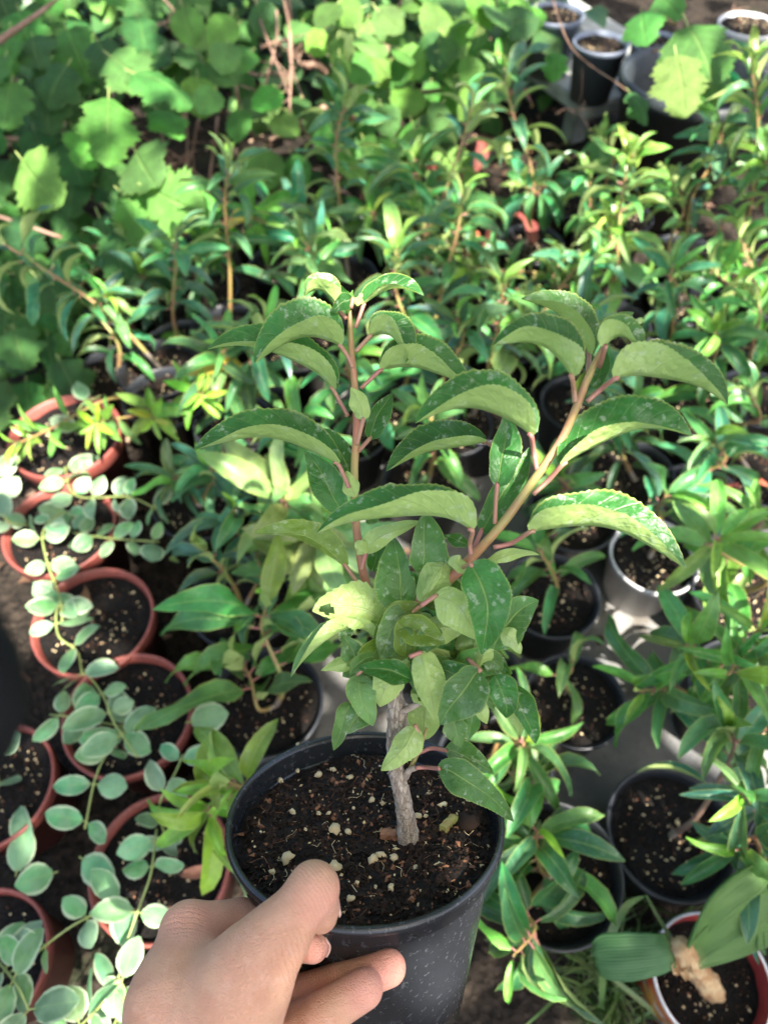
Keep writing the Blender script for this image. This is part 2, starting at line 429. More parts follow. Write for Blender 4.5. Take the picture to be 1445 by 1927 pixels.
CRUMBS = [crumbs_mesh('perlite', s, 520, .008, .032, [CLOD, PERLITE, CHIP], (78, 13, 9)) for s in (11, 12, 13)]
pot_pos = []
def pot_at(parent, c, d, kind='black', fill=.80, spin=None):
    """c: centre of the pot's foot on the ground"""
    r = d/2; h = {'blue': 1.9, 'white': 1.9}.get(kind, 1.72)*r
    spin = random.uniform(0, 6.28)
    M = Matrix.Translation(c) @ Matrix.Rotation(spin, 4, 'Z')
    put('pot', POTS[kind], parent, M @ Matrix.Scale(r, 4))
    i = random.randrange(3); zs = h - (1-fill)*r
    S = Matrix.Translation(Vector((0, 0, zs))) @ Matrix.Scale(r*.90, 4)
    so = put('soil', SOILS[i], parent, M @ S)
    cr = put('perlite', CRUMBS[random.randrange(3)], so, Matrix.Identity(4), world=False); cr['kind'] = 'stuff'
    return c + Vector((0, 0, zs))

# ------------------------------------------------------------------ the ground
def sheet(name, pts, z, mat, n=1):
    me = mesh(name, [(x, y, z) for x, y in pts], [tuple(range(len(pts)))], [mat], smooth=False)
    return tag(put(name, me), kind='structure')
GROUND = ground_material()
g_v = []; g_f = []
gx = np.concatenate([[-40, -12, -4], np.linspace(-1.6, 1.6, 81), [4, 12, 40]]); gy = np.concatenate([[-40, -12, -3], np.linspace(-.6, 3.4, 101), [6, 15, 40]])
for y in gy:
    for x in gx:
        g_v.append((x, y, -.012 + .012*noise.noise(Vector((x*6, y*6, 0))) + .006*noise.noise(Vector((x*25, y*25, 3)))))
nx = len(gx)
for j in range(len(gy)-1):
    for i in range(nx-1): g_f.append((j*nx+i, j*nx+i+1, (j+1)*nx+i+1, (j+1)*nx+i))
tag(put('ground', mesh('ground', g_v, g_f, [GROUND])), kind='structure')
# worn concrete path between the pots on the right
CONC = concrete_material()
def slab(name, x0, x1, y0, y1, z0, z1, mat):
    n = 14; V = []; Fc = []
    per = []
    for i in range(n): per.append((x0+(x1-x0)*i/n, y0))
    for i in range(n): per.append((x1, y0+(y1-y0)*i/n))
    for i in range(n): per.append((x1-(x1-x0)*i/n, y1))
    for i in range(n): per.append((x0, y1-(y1-y0)*i/n))
    per = [(x+.02*noise.noise(Vector((x*9, y*9, 1))), y+.02*noise.noise(Vector((x*9, y*9, 7)))) for x, y in per]
    m = len(per)
    V = [(x, y, z0) for x, y in per] + [(x, y, z1-.004) for x, y in per] + [((x*.985+(x0+x1)/2*.015), (y*.985+(y0+y1)/2*.015), z1) for x, y in per]
    for a in (0, m):
        for k in range(m): Fc.append((a+k, a+(k+1) % m, a+m+(k+1) % m, a+m+k))
    Fc.append(tuple(range(2*m, 3*m)))
    return tag(put(name, mesh(name, V, Fc, [mat], smooth=False)), kind='structure')
slab('path', -.12, .66, .13, 1.02, -.02, .012, CONC)

exec_after = []

# ------------------------------------------------------------------ the shrub held in the foreground
def cam_vec(x, y, z): return RGT*x + UPV*y - FWD*z          # camera axes, z towards the viewer
HD = .385
AX = cam_vec(0, .955, .296).normalized()                    # pot axis, tilted away from the holder
HC = Pd(688, 1531, HD)                                      # centre of the rim
HR = .0745
HH = .128
hx = RGT; hy = AX.cross(hx).normalized()
HROT = Matrix((hx, hy, AX)).transposed().to_4x4()
HBASE = HC - AX*HH
hero = empty('potted_shrub', HBASE, 'dusty green shrub in the black pot held up by the hand', 'potted plant')
HM = Matrix.Translation(HBASE) @ HROT
def hero_pot():
    r = HR/1.0; hh = HH; mb = MB()
    rb = r*.74
    def rad(z): return rb + (r*.95-rb)*z/hh
    lathe(mb, [(0, .003), (rb*.95, .003), (rb, 0), (rad(.03), .03), (rad(.07), .07), (rad(hh-.016), hh-.016), (rad(hh-.016)+.0008, hh-.0145),
               (r*.955, hh-.013), (r*.965, hh-.006), (r*.985, hh-.0045), (r*1.0, hh-.003), (r*1.0, hh), (r*.985, hh+.0012), (r*.962, hh+.0006), (r*.948, hh-.002), (r*.935, hh-.02), (rad(.06)-.0025, .06), (rb*.9, .006), (0, .006)], 128)
    return mb.mesh('pot', [POT_HERO])
put('pot', hero_pot(), hero, HM)
SZ = HH-.013                                                # soil level along the axis
def hero_soil_z(x, y):
    p = Vector((x, y, 0))
    z = .0035*noise.noise(p*28) + .0022*noise.noise(p*75+Vector((5, 0, 0))) + .0016*noise.noise(p*190) + .0010*noise.noise(p*420)
    rq = math.hypot(x, y)/HR
    d = math.hypot(x-.045, y+.03); z += .010*math.exp(-(d/.016)**2)
    d = math.hypot(x-.055, y-.012); z += .009*math.exp(-(d/.012)**2)
    return z - .004*max(0, rq-.7)
def hero_soil():
    V = []; Fc = []; n, m = 64, 190; R0 = HR*.94
    V.append((0, 0, hero_soil_z(0, 0)))
    for i in range(1, n+1):
        for k in range(m):
            a = 2*math.pi*k/m; q = R0*i/n; x, y = q*math.cos(a), q*math.sin(a); V.append((x, y, hero_soil_z(x, y)))
    for k in range(m): Fc.append((0, 1+k, 1+(k+1) % m))
    for i in range(1, n):
        for k in range(m):
            a = 1+(i-1)*m; Fc.append((a+k, a+m+k, a+m+(k+1) % m, a+(k+1) % m))
    return mesh('soil', V, Fc, [SOIL])
SM = HM @ Matrix.Translation((0, 0, SZ))
hsoil = put('soil', hero_soil(), hero, SM)
def soil_hit(px, py, lift=0):
    r = ray(px, py); o = HBASE+AX*(SZ+lift)
    return C0 + r*((o-C0).dot(AX)/r.dot(AX))
# crumbs, fibres: real bits too small to pick apart
def hero_crumbs():
    r = random.Random(5); mb = MB()
    for i in range(5200):
        a = r.uniform(0, 6.283); q = HR*.90*math.sqrt(r.random()); x, y = q*math.cos(a), q*math.sin(a)
        s = r.choice((.0005, .0007, .0009, .0012, .0017))*r.uniform(.7, 1.3)
        c = Vector((x, y, hero_soil_z(x, y)+s*.35))
        rot = Matrix.Rotation(r.uniform(0, 6), 3, (r.random(), r.random(), r.random()+.1))
        el = (r.uniform(.8, 2.0), r.uniform(.6, 1.1), r.uniform(.4, .9))
        v = [c + rot @ Vector((d[0]*s*el[0], d[1]*s*el[1], d[2]*s*el[2]))*r.uniform(.7, 1.25) for d in ((1, 0, 0), (-1, 0, 0), (0, 1, 0), (0, -1, 0), (0, 0, 1), (0, 0, -1))]
        f = [(0, 2, 4), (2, 1, 4), (1, 3, 4), (3, 0, 4), (2, 0, 5), (1, 2, 5), (3, 1, 5), (0, 3, 5)]
        mb.add(v, f, None, r.choices((0, 1, 2), (86, 5 if s < .0013 else 1, 9))[0])
    for i in range(80):
        a = r.uniform(0, 6.283); q = HR*.85*math.sqrt(r.random()); p = Vector((q*math.cos(a), q*math.sin(a), 0))
        d = Vector((r.uniform(-1, 1), r.uniform(-1, 1), 0)).normalized(); L = r.uniform(.004, .013); pts = []
        for k in range(5):
            e = p + d*L*(k/4-.5) + Vector((-d.y, d.x, 0))*L*.18*math.sin(k*1.3+i); e.z = hero_soil_z(e.x, e.y)+.0006+r.uniform(0, .0012); pts.append(e)
        tube(mb, pts, .00012, 3, 1 if r.random() < .4 else 2, cap=False)
    return mb.mesh('soil_crumbs', [CLOD, PERLITE, CHIP], smooth=False)
tag(put('soil_crumbs', hero_crumbs(), hsoil, Matrix.Identity(4), world=False), kind='stuff')
def pebble(seed, n=2):
    import bmesh
    bm = bmesh.new(); bmesh.ops.create_icosphere(bm, subdivisions=n, radius=1)
    for v in bm.verts:
        k = v.co.copy(); v.co = k*(1+.7*noise.noise(k*1.3+Vector((seed*3.1, 0, 0)))+.38*noise.noise(k*2.6+Vector((seed, 5, 0)))); v.co.z *= .7
    me = bpy.data.meshes.new('perlite'); bm.to_mesh(me); bm.free()
    me.materials.append(PERLITE); me.polygons.foreach_set('use_smooth', [True]*len(me.polygons)); return me
PEB = [pebble(i) for i in range(7)]
for i, (px, py, s) in enumerate([(630, 1560, 13), (655, 1564, 8), (541, 1614, 13), (630, 1629, 13), (703, 1616, 12), (716, 1608, 9), (741, 1614, 9), (786, 1636, 10), (786, 1534, 9), (736, 1669, 7), (660, 1690, 8), (707, 1668, 4),
     (580, 1427, 8), (600, 1458, 9), (627, 1448, 8), (658, 1462, 8), (528, 1468, 7), (469, 1489, 6), (550, 1526, 7), (696, 1407, 6), (700, 1505, 7), (553, 1530, 5), (618, 1530, 5), (600, 1530, 5), (560, 1450, 6),
     (800, 1535, 5), (672, 1660, 4), (880, 1505, 6), (905, 1630, 6), (866, 1690, 7), (880, 1682, 5), (840, 1712, 6), (858, 1660, 5), (512, 1640, 6), (575, 1560, 4), (560, 1400, 5), (505, 1440, 4), (665, 1520, 4), (720, 1545, 4)]):
    p = soil_hit(px, py, .0025); sc = s/1336*HD*.80
    M = Matrix.Translation(p) @ HROT @ Matrix.Rotation(i*1.9, 4, 'Z') @ Matrix.Diagonal((1.15, .9, 1, 1)) @ Matrix.Scale(sc, 4)
    put('perlite', PEB[i % 7], hsoil, M)
def chip_mesh(l, w, h, seed):
    mb = MB(); V = []; n = 6
    for i in range(n+1):
        x = (i/n-.5)*l; k = .75+.25*noise.noise(Vector((i*.9, seed, 0)))
        for dy, dz in ((-.5, -.5), (.5, -.5), (.5, .5), (0, .62+.2*noise.noise(Vector((i*1.7, seed, 4)))), (-.5, .5)):
            V.append((x, dy*w*k+.1*w*noise.noise(Vector((i*.7, dy, seed))), dz*h*k))
    Fc = [(i*5+k, i*5+(k+1) % 5, (i+1)*5+(k+1) % 5, (i+1)*5+k) for i in range(n) for k in range(5)]
    Fc += [(4, 3, 2, 1, 0), tuple(n*5+k for k in range(5))]
    mb.add(V, Fc); return mb
put('bark_chip', chip_mesh(.0098, .0068, .004, 2).mesh('bark_chip', [CHIP], smooth=False), hsoil, Matrix.Translation(soil_hit(733, 1570, .002)) @ HROT @ Matrix.Rotation(-.12, 4, 'Z'))
LICH = simple('lichen_chip', (.33, .22, .09), .9, .2, c2=(.30, .33, .10), scale=300, bump=.6)
put('bark_chip', chip_mesh(.0125, .006, .005, 7).mesh('bark_chip', [LICH], smooth=False), hsoil, Matrix.Translation(soil_hit(845, 1549, .003)) @ HROT @ Matrix.Rotation(.9, 4, 'Z'))
put('soil_clod', PEB[3].copy(), hsoil, Matrix.Translation(soil_hit(880, 1545, .004)) @ HROT @ Matrix.Scale(.006, 4)).data.materials[0] = CLOD

# stems: points (px, py, distance)
def hstem(name, pts, rad, mat, n=12, wob=.0, parent=None, sub=6):
    P = smooth_path([Pd(*p) for p in pts], sub)
    m = len(P); rs = [np.interp(i/(m-1), np.linspace(0, 1, len(rad)), rad)*.001 for i in range(m)]
    # swollen nodes
    mb = MB(); tube(mb, P, rs, n, 0, wob); return put(name, mb.mesh(name, [mat]), parent or hero)
s0 = soil_hit(771, 1592, -.004); d0 = depth(s0)
trunk = [(771, 1597, d0+.001), (765, 1550, d0-.006), (755, 1490, .371), (744, 1440, .367), (744, 1385, .364), (748, 1345, .362), (742, 1300, .361), (743, 1262, .360), (736, 1238, .360)]
hstem('trunk', trunk, [6.6, 5.0, 4.3, 4.2, 4.5, 5.0, 3.9, 3.9, 3.0], BARK_HERO, 26, .15, sub=16)
Lpts = [(737, 1250, .360), (728, 1200, .364), (700, 1130, .366), (684, 1080, .366), (674, 1020, .366), (668, 960, .365), (667, 880, .365), (671, 800, .364), (668, 730, .363), (662, 670, .362), (659, 610, .360), (657, 570, .359)]
hstem('branch', Lpts, [3.0, 2.4, 2.3, 2.2, 2.1, 2.0, 2.0, 1.9, 1.8, 1.6, 1.3, .9], STEM_H, 10, .1)
Rpts = [(736, 1246, .360), (748, 1212, .357), (770, 1165, .352), (795, 1125, .346), (840, 1095, .340), (888, 1048, .333), (945, 985, .325), (1003, 905, .318), (1055, 828, .311), (1090, 752, .306), (1106, 710, .304), (1128, 665, .302), (1145, 632, .301)]
hstem('branch', Rpts, [3.1, 2.6, 2.4, 2.4, 2.5, 2.3, 2.1, 2.0, 1.8, 1.7, 1.7, 1.2, .9], STEM_H, 10, .1)
hstem('branch_stub', [(747, 1342, .360), (775, 1330, .356), (806, 1315, .352)], [2.2, 1.6, 1.3], BARK, 8, .2)
hstem('branch_stub', [(762, 1462, .367), (770, 1450, .364), (782, 1445, .362)], [2.0, 1.6, 1.5], BARK, 8, .2)
hstem('branch_stub', [(757, 1270, .360), (764, 1255, .352), (770, 1242, .347)], [2.6, 3.2, 2.2], BARK, 8, .2)
hstem('twig', [(768, 1455, .366), (785, 1418, .364), (796, 1390, .362), (803, 1370, .362)], [1.3, 1.2, 1.1, .8], STEM_O, 8)

def hero_leaf(pts, a, b, d, pet=None, dz=None, col=(.05, .13, .04), nseg=52, serr=.075, nt=26, bite=None, prof=None, curve=.18, seed=0, pd=None, pr=.95, tipw=0, opn_=None, arch_=False):
    """pts: base, middle, tip of the midrib in pixels at distance d (+dz in px, away); a, b: half-blade offsets (in-plane px, px towards the viewer)"""
    u = d/F
    if dz is None:
        q_ = random.Random(int(pts[2][0]*13+pts[2][1])); l_ = math.hypot(pts[2][0]-pts[0][0], pts[2][1]-pts[0][1])
        dz = (0, -q_.uniform(.08, .22)*l_, q_.uniform(-.15, .25)*l_) if arch_ else (0, 0, 0)
    P = [Pd(x, y, d+z*u) for (x, y), z in zip(pts, dz)]
    ctrl = P[1]*2 - (P[0]+P[2])*.5
    prof = prof or (lambda t: (t**.52)*((1-t)**.80)/.433)
    mb = MB(); V = []; U = []; NQ = 5; qs = [1, .75, .5, .22]
    rl = random.Random(seed*17+int(pts[0][0])*3+int(pts[0][1]))
    ph = rl.uniform(0, 6); len_ = (P[2]-P[0]).length/u; a1, a2 = rl.uniform(.06, .13), rl.uniform(.06, .13)
    for i in range(nseg+1):
        t = i/nseg
        p = P[0]*(1-t)**2 + ctrl*2*t*(1-t) + P[2]*t*t
        tg = ((ctrl-P[0])*(1-t) + (P[2]-ctrl)*t).normalized()
        view = (C0-p).normalized()
        pe = view.cross(tg).normalized()        # left of the tangent as seen by the camera
        w = prof(min(max(t, .01), .996))
        p = p + pe*u*len_*.022*math.sin(t*5.2+ph)*math.sin(math.pi*t) + view*u*len_*.03*math.sin(t*4+ph*2)*math.sin(math.pi*t)
        row = []
        for side, (h, z) in ((0, a), (1, b)):
            for q in (qs if side == 0 else qs[::-1]):
                e = q*w
                if q == 1 and 0 < i < nseg:
                    k = (t*nt + side*.37) % 1.0
                    e *= 1 + serr*(k-.5) + .10*noise.noise(Vector((t*5, side*3, ph)))
                cz = curve*q*(1-q)*4
                off = pe*(h*e*(opn_[side](t) if opn_ else 1)) + view*(z*e)
                nn = (pe*(-z if side else z) + view*(h if side else -h))
                if nn.length: off -= nn*(.30*cz*w) * (1 if side else 1) * .35
                off += (view*4.5 + pe*2.5)*(math.sin(t*9+ph+side*2)*q*q*w)
                row.append((p + off*u, (t, .5-.5*q if side == 0 else .5+.5*q)))
            if side == 0: row.append((p, (t, .5)))
        for x, uv in row: V.append(x); U.append(uv)
    nq = 9; Fc = []
    for i in range(nseg):
        for k in range(nq-1):
            t = (i+.5)/nseg; v = (k+.5)/(nq-1)
            if bite and any(((t-bt)/br)**2+((v-bv)/(br*bk))**2 < 1 for bt, bv, br, bk in bite): continue
            Fc.append((i*nq+k, (i+1)*nq+k, (i+1)*nq+k+1, i*nq+k+1))
    c = P[0]
    mb.add([x-hero.location for x in V], Fc, U, 0)
    o = bpy.data.objects.new('leaf', mb.mesh('leaf', [LEAF_HERO])); COL.objects.link(o); o.parent = hero; o.color = (*col, 1)
    if pet:
        pp = pet if isinstance(pet[0], tuple) else [pet]
        pts3 = [Pd(x, y, (pd or d)) for x, y in pp] + [P[0], P[0]*.93+ctrl*.07]
        q = MB(); tube(q, [x-hero.location for x in smooth_path(pts3, 4)], [pr*.00125]*2+[pr*.00105]*40 if 0 else pr*.00115, 7)
        m = bpy.data.objects.new('petiole', q.mesh('petiole', [PETIOLE])); COL.objects.link(m); m.parent = o
    return o
def V(pts, hn, hf, w, d, opn=None, **k):
    (x0, y0), _, (x2, y2) = pts
    tx, ty = x2-x0, -(y2-y0); px_, py_ = -ty, tx
    s = opn or (1 if py_ >= 0 else -1)
    zn = math.sqrt(max(w*w-hn*hn, 25)); zf = math.sqrt(max(w*w-hf*hf, 25))
    near = (s*hn, zn*.8); far = (s*hf, -zf*.8)
    a, b = (near, far) if s > 0 else (far, near)
    rk = random.Random(int(x0*7+y0)); o1 = rk.uniform(.85, 1.15); p1 = rk.uniform(0, 6)
    fn = lambda t: o1*(1.28-.84*t+.16*math.sin(7*t+p1)); ff = lambda t: 1.08+.22*t
    return hero_leaf(pts, a, b, d, opn_=((fn, ff) if s < 0 else (ff, fn)) if 0 else ((ff, fn) if s < 0 else (fn, ff)), **k)
def Fa(pts, wa, wb, d, top=True, z=.45, za=None, zb=None, **k):
    """facing leaf: wa to the right, wb to the left of the midrib seen from the camera"""
    sg = 1 if top else -1; g_ = 1.18 if pts[0][1] > 1050 else 1.05; wa *= g_; wb *= g_
    a = (-wa, sg*(za if za is not None else wa*z)); b = (wb, sg*(zb if zb is not None else wb*z))
    if not top: a, b = (wb, -abs(b[1])), (-wa, -abs(a[1]))
    return hero_leaf(pts, a, b, d, arch_=pts[0][1] > 1000, **k)
DK = (.034, .150, .032); MD = (.075, .19, .048); GY = (.12, .24, .075); OL = (.14, .22, .035); BR = (.10, .24, .05)
# left shoot
V([(642, 652), (563, 640), (480, 684)], 44, 66, 72, .352, pet=[(664, 692), (655, 672)], col=DK)
V([(628, 735), (528, 664), (391, 658)], 32, 52, 64, .366, pet=[(655, 783), (643, 762)], col=DK)
V([(637, 874), (506, 830), (366, 847)], 32, 56, 72, .352, pet=[(657, 918), (648, 898)], col=DK)
V([(684, 574), (738, 546), (797, 557)], 12, 28, 42, .358, pet=[(668, 617), (676, 598)], col=DK)
V([(697, 632), (736, 636), (763, 683)], 38, 44, 52, .352, pet=[(669, 662), (682, 648)], col=DK)
V([(715, 697), (795, 697), (884, 725)], 44, 58, 64, .358, pet=[(679, 731), (695, 716)], col=DK)
Fa([(683, 790), (676, 760), (660, 729)], 18, 19, .350, top=False, pet=[(671, 838), (678, 812)], col=MD, z=.3)
Fa([(695, 826), (712, 782), (738, 739)], 25, 15, .364, pet=[(674, 850)], col=DK, z=.5)
Fa([(657, 900), (640, 850), (608, 806)], 24, 22, .374, pet=[(666, 925)], col=DK)
Fa([(646, 968), (612, 905), (574, 850)], 30, 30, .362, pet=[(668, 985)], col=DK, z=.3)
Fa([(668, 935), (660, 910), (652, 886)], 14, 17, .353, top=False, col=GY, z=.4)
V([(632, 572), (602, 548), (573, 559)], 26, 32, 38, .356, pet=[(652, 600), (642, 588)], col=MD)
Fa([(664, 562), (644, 570), (626, 588)], 14, 16, .350, pet=[(660, 580)], col=DK, z=.6)
Fa([(672, 576), (676, 562), (682, 552)], 8, 7, .352, top=False, col=MD)
Fa([(650, 572), (643, 552), (632, 534)], 12, 12, .364, col=DK, z=.5)
Fa([(658, 585), (660, 566), (664, 545)], 6, 7, .354, col=BR, z=.6)
Fa([(656, 590), (650, 572), (648, 556)], 5, 6, .353, col=BR, z=.6)
# right shoot
V([(1076, 711), (1016, 654), (927, 651)], 50, 60, 78, .290, pet=[(1081, 757), (1080, 735)], pd=.297, col=DK)
V([(1108, 668), (1062, 604), (980, 563)], 30, 46, 62, .314, pet=[(1106, 700)], pd=.304, col=MD)
V([(1154, 714), (1264, 711), (1367, 763)], 54, 61, 72, .294, pet=[(1104, 756), (1128, 734)], pd=.302, col=DK)
V([(1056, 876), (1178, 816), (1300, 821)], 22, 66, 76, .306, pet=[(1003, 930), (1030, 905)], pd=.314, col=DK)
V([(995, 1002), (1140, 1000), (1289, 1070)], 48, 66, 78, .316, pet=[(928, 1030), (962, 1022)], pd=.325, col=DK)
V([(1000, 822), (905, 772), (781, 797)], 46, 70, 82, .300, pet=[(1010, 884), (1004, 850)], pd=.312, col=DK)
Fa([(935, 914), (948, 850), (952, 772)], 34, 24, .326, pet=[(931, 986), (932, 950)], col=DK, z=.4)
Fa([(905, 1000), (945, 935), (995, 842)], 38, 22, .336, pet=[(890, 1035)], col=DK, z=.3)
V([(915, 832), (820, 850), (727, 887)], 22, 52, 62, .340, pet=[(960, 880), (938, 850)], pd=.332, col=DK)
V([(889, 1000), (762, 966), (597, 1004)], 46, 60, 78, .314, pet=[(886, 1046), (884, 1022)], pd=.326, col=DK)
Fa([(1136, 640), (1152, 615), (1192, 588)], 20, 20, .300, col=MD, top=True, z=.2)
V([(1137, 655), (1168, 634), (1206, 668)], 32, 38, 44, .290, pet=[(1128, 690)], pd=.301, col=MD)
Fa([(1180, 622), (1198, 606), (1211, 604)], 8, 8, .291, col=BR, top=False)
Fa([(1112, 728), (1130, 700), (1141, 660)], 16, 10, .308, col=DK)
Fa([(1085, 745), (1098, 712), (1120, 680)], 9, 9, .306, col=OL)
# lower crown
Fa([(651, 1066), (575, 1014), (480, 1003)], 30, 8, .362, pet=[(682, 1108), (668, 1090)], col=OL, z=.4)
Fa([(688, 1042), (722, 1010), (790, 981)], 16, 22, .356, top=False, pet=[(680, 1072)], col=GY, z=.5)
Fa([(688, 1042), (680, 1030), (668, 1020)], 16, 14, .352, top=False, col=GY, z=.5)
Fa([(760, 1154), (750, 1085), (742, 1010)], 24, 42, .350, pet=[(776, 1165)], col=MD, z=.25, bite=[(.55, .05, .07, 1.6)])
Fa([(792, 1078), (797, 1030), (800, 962)], 44, 22, .342, pet=[(784, 1135), (790, 1105)], col=MD, z=.3)
Fa([(884, 1062), (912, 1130), (906, 1231)], 34, 44, .318, pet=[(866, 1070)], pd=.335, col=DK, z=.45, za=26, zb=20)
Fa([(818, 1122), (868, 1150), (900, 1205)], 36, 26, .330, top=False, pet=[(792, 1140)], col=OL, z=.3)
Fa([(928, 1222), (958, 1168), (1013, 1130)], 34, 36, .332, col=MD, z=.35)
Fa([(942, 1188), (962, 1204), (979, 1231)], 14, 15, .326, top=False, col=GY)
Fa([(776, 1152), (738, 1182), (719, 1246)], 26, 34, .340, pet=[(790, 1140)], col=GY, z=.4)
Fa([(716, 1168), (660, 1140), (588, 1150)], 42, 34, .352, top=False, col=OL, z=.1, bite=[(.83, .40, .10, 2.2), (.40, .62, .02, 2.0)], serr=.1, nt=12)
V([(708, 1200), (630, 1192), (548, 1274)], 28, 30, 46, .350, pet=[(728, 1222)], col=GY, curve=.05)
Fa([(675, 1252), (640, 1250), (604, 1262)], 11, 12, .352, col=GY, top=False)
Fa([(674, 1256), (662, 1225), (646, 1196)], 18, 20, .354, col=MD, pet=[(690, 1262)])
Fa([(674, 1268), (682, 1315), (702, 1366)], 22, 26, .346, col=GY, pet=[(690, 1252)], z=.3)
Fa([(662, 1322), (645, 1362), (628, 1412)], 17, 15, .350, col=GY, pet=[(690, 1300)])
Fa([(694, 1330), (672, 1352), (642, 1380)], 19, 20, .352, col=MD, pet=[(710, 1310)])
Fa([(745, 1256), (728, 1290), (715, 1330)], 26, 28, .338, top=False, col=OL, z=.35)
Fa([(790, 1228), (806, 1280), (816, 1354)], 24, 30, .332, top=False, col=OL, z=.45, pet=[(770, 1236)])
Fa([(902, 1260), (866, 1304), (828, 1364)], 30, 42, .326, col=MD, z=.4, pet=[(880, 1240)], pd=.335)
Fa([(930, 1272), (948, 1310), (952, 1351)], 24, 26, .328, col=DK, z=.5)
Fa([(962, 1290), (988, 1345), (1007, 1400)], 14, 24, .332, col=DK, z=.4)
Fa([(956, 1320), (970, 1350), (978, 1384)], 10, 16, .336, col=BR, top=False)
Fa([(890, 1300), (902, 1330), (916, 1362)], 13, 16, .328, col=OL, top=False)
Fa([(848, 1345), (858, 1375), (866, 1406)], 20, 18, .344, col=GY)
Fa([(782, 1366), (758, 1406), (717, 1450)], 20, 26, .352, top=False, pet=[(786, 1420), (790, 1390)], col=GY, z=.4)
Fa([(800, 1392), (798, 1350), (812, 1312)], 26, 28, .374, top=False, col=OL, z=.2)
Fa([(824, 1446), (888, 1472), (966, 1546)], 28, 26, .350, pet=[(782, 1445), (800, 1444)], pd=.361, col=MD, z=.2)
Fa([(838, 1412), (880, 1424), (928, 1456)], 20, 22, .358, pet=[(790, 1416), (812, 1408)], pd=.363, col=MD)
Fa([(906, 1064), (960, 1046), (1014, 1044)], 8, 11, .332, top=False, col=GY)
Fa([(852, 1046), (862, 1062), (880, 1078)], 14, 15, .330, top=False, col=GY)
Fa([(882, 1026), (858, 1016), (832, 1008)], 12, 12, .345, col=DK)
for (x, y, tx, ty, wd, c, d) in [(800, 1180, 850, 1225, 24, DK, .348), (830, 1170, 885, 1180, 22, MD, .350), (850, 1210, 830, 1150, 20, DK, .352), (770, 1215, 735, 1265, 16, MD, .345), (860, 1235, 900, 1262, 20, OL, .344),
        (812, 1240, 842, 1290, 20, MD, .342), (905, 1240, 945, 1262, 18, GY, .338), (830, 1310, 870, 1345, 16, DK, .348), (700, 1075, 712, 1010, 16, DK, .372), (690, 985, 722, 955, 13, MD, .370), (760, 1120, 800, 1095, 14, MD, .36),
        (870, 1090, 905, 1065, 15, DK, .345), (700, 1290, 735, 1275, 16, MD, .348), (655, 1170, 640, 1210, 14, MD, .356), (725, 1240, 690, 1215, 12, GY, .354), (885, 1340, 880, 1395, 15, MD, .345)]:
    Fa([(x, y), ((x+tx)/2+4, (y+ty)/2-6), (tx, ty)], wd, wd*.9, d, col=c, z=.4)

rf = random.Random(12)
for i in range(60):
    bx, by = rf.choice([(742, 1255), (765, 1220), (800, 1235), (830, 1270), (870, 1240), (770, 1290), (840, 1190), (900, 1250), (750, 1190), (800, 1150), (715, 1260), (930, 1260)])
    bx += rf.gauss(0, 12); by += rf.gauss(0, 12)
    an = R(rf.choice([rf.gauss(-100, 40), rf.gauss(-30, 30), rf.gauss(-140, 25), rf.gauss(60, 40)])); L_ = rf.uniform(50, 112)
    dx, dy = math.cos(an)*L_, -math.sin(an)*L_
    if 1300 < max(by, by+dy) and 690 < bx+dx < 800: continue
    Fa([(bx, by), (bx+dx*.5+rf.gauss(0, 5), by+dy*.5-rf.uniform(4, 16)), (bx+dx, by+dy)], rf.uniform(.15, .25)*L_+3, rf.uniform(.15, .25)*L_+3, rf.uniform(.334, .362), top=rf.random() < .62, col=rf.choice([DK, MD, MD, GY, OL]), z=rf.uniform(.3, 1.3))

# ------------------------------------------------------------------ the hand (signed distance field -> one continuous surface)
def surface_nets(f, org, h):
    nx, ny, nz = f.shape; s = f < 0
    c = np.zeros((nx-1, ny-1, nz-1), np.int8); sl = [slice(0, -1), slice(1, None)]
    for i in (0, 1):
        for j in (0, 1):
            for k in (0, 1): c += s[sl[i], sl[j], sl[k]]
    act = (c > 0) & (c < 8); idx = -np.ones(c.shape, np.int64); ids = np.argwhere(act); idx[act] = np.arange(len(ids))
    acc = np.zeros((len(ids), 3)); cnt = np.zeros(len(ids)); I, J, K = ids.T
    corners = [(i, j, k) for i in (0, 1) for j in (0, 1) for k in (0, 1)]
    for a in corners:
        for b in corners:
            if sum(abs(np.subtract(a, b))) == 1 and a < b:
                fa = f[I+a[0], J+a[1], K+a[2]]; fb = f[I+b[0], J+b[1], K+b[2]]
                m = (fa < 0) != (fb < 0); t = np.where(m, fa/np.where(m, fa-fb, 1), 0)
                for d in range(3): acc[:, d] += np.where(m, a[d]+t*(b[d]-a[d]), 0)
                cnt += m
    V = (ids + acc/cnt[:, None])*h + org
    Fc = []
    for ax in range(3):
        b, c_ = (ax+1) % 3, (ax+2) % 3
        sa = [slice(None)]*3; sb = [slice(None)]*3; sa[ax] = slice(0, -1); sb[ax] = slice(1, None)
        A = s[tuple(sa)]; B = s[tuple(sb)]; e = np.argwhere(A != B)
        e = e[(e[:, b] > 0) & (e[:, c_] > 0) & (e[:, b] < f.shape[b]-1) & (e[:, c_] < f.shape[c_]-1)]
        fl = A[tuple(e.T)]
        q = []
        for db, dc in ((-1, -1), (0, -1), (0, 0), (-1, 0)):
            g = e.copy(); g[:, b] += db; g[:, c_] += dc; q.append(idx[tuple(g.T)])
        q = np.stack(q, 1); q[~fl] = q[~fl][:, ::-1]; Fc.append(q[(q >= 0).all(1)])
    return V, np.concatenate(Fc)
def to_cam(px, py, d):
    return np.array([(px-722.5)/F*d, (963.5-py)/F*d, -d])
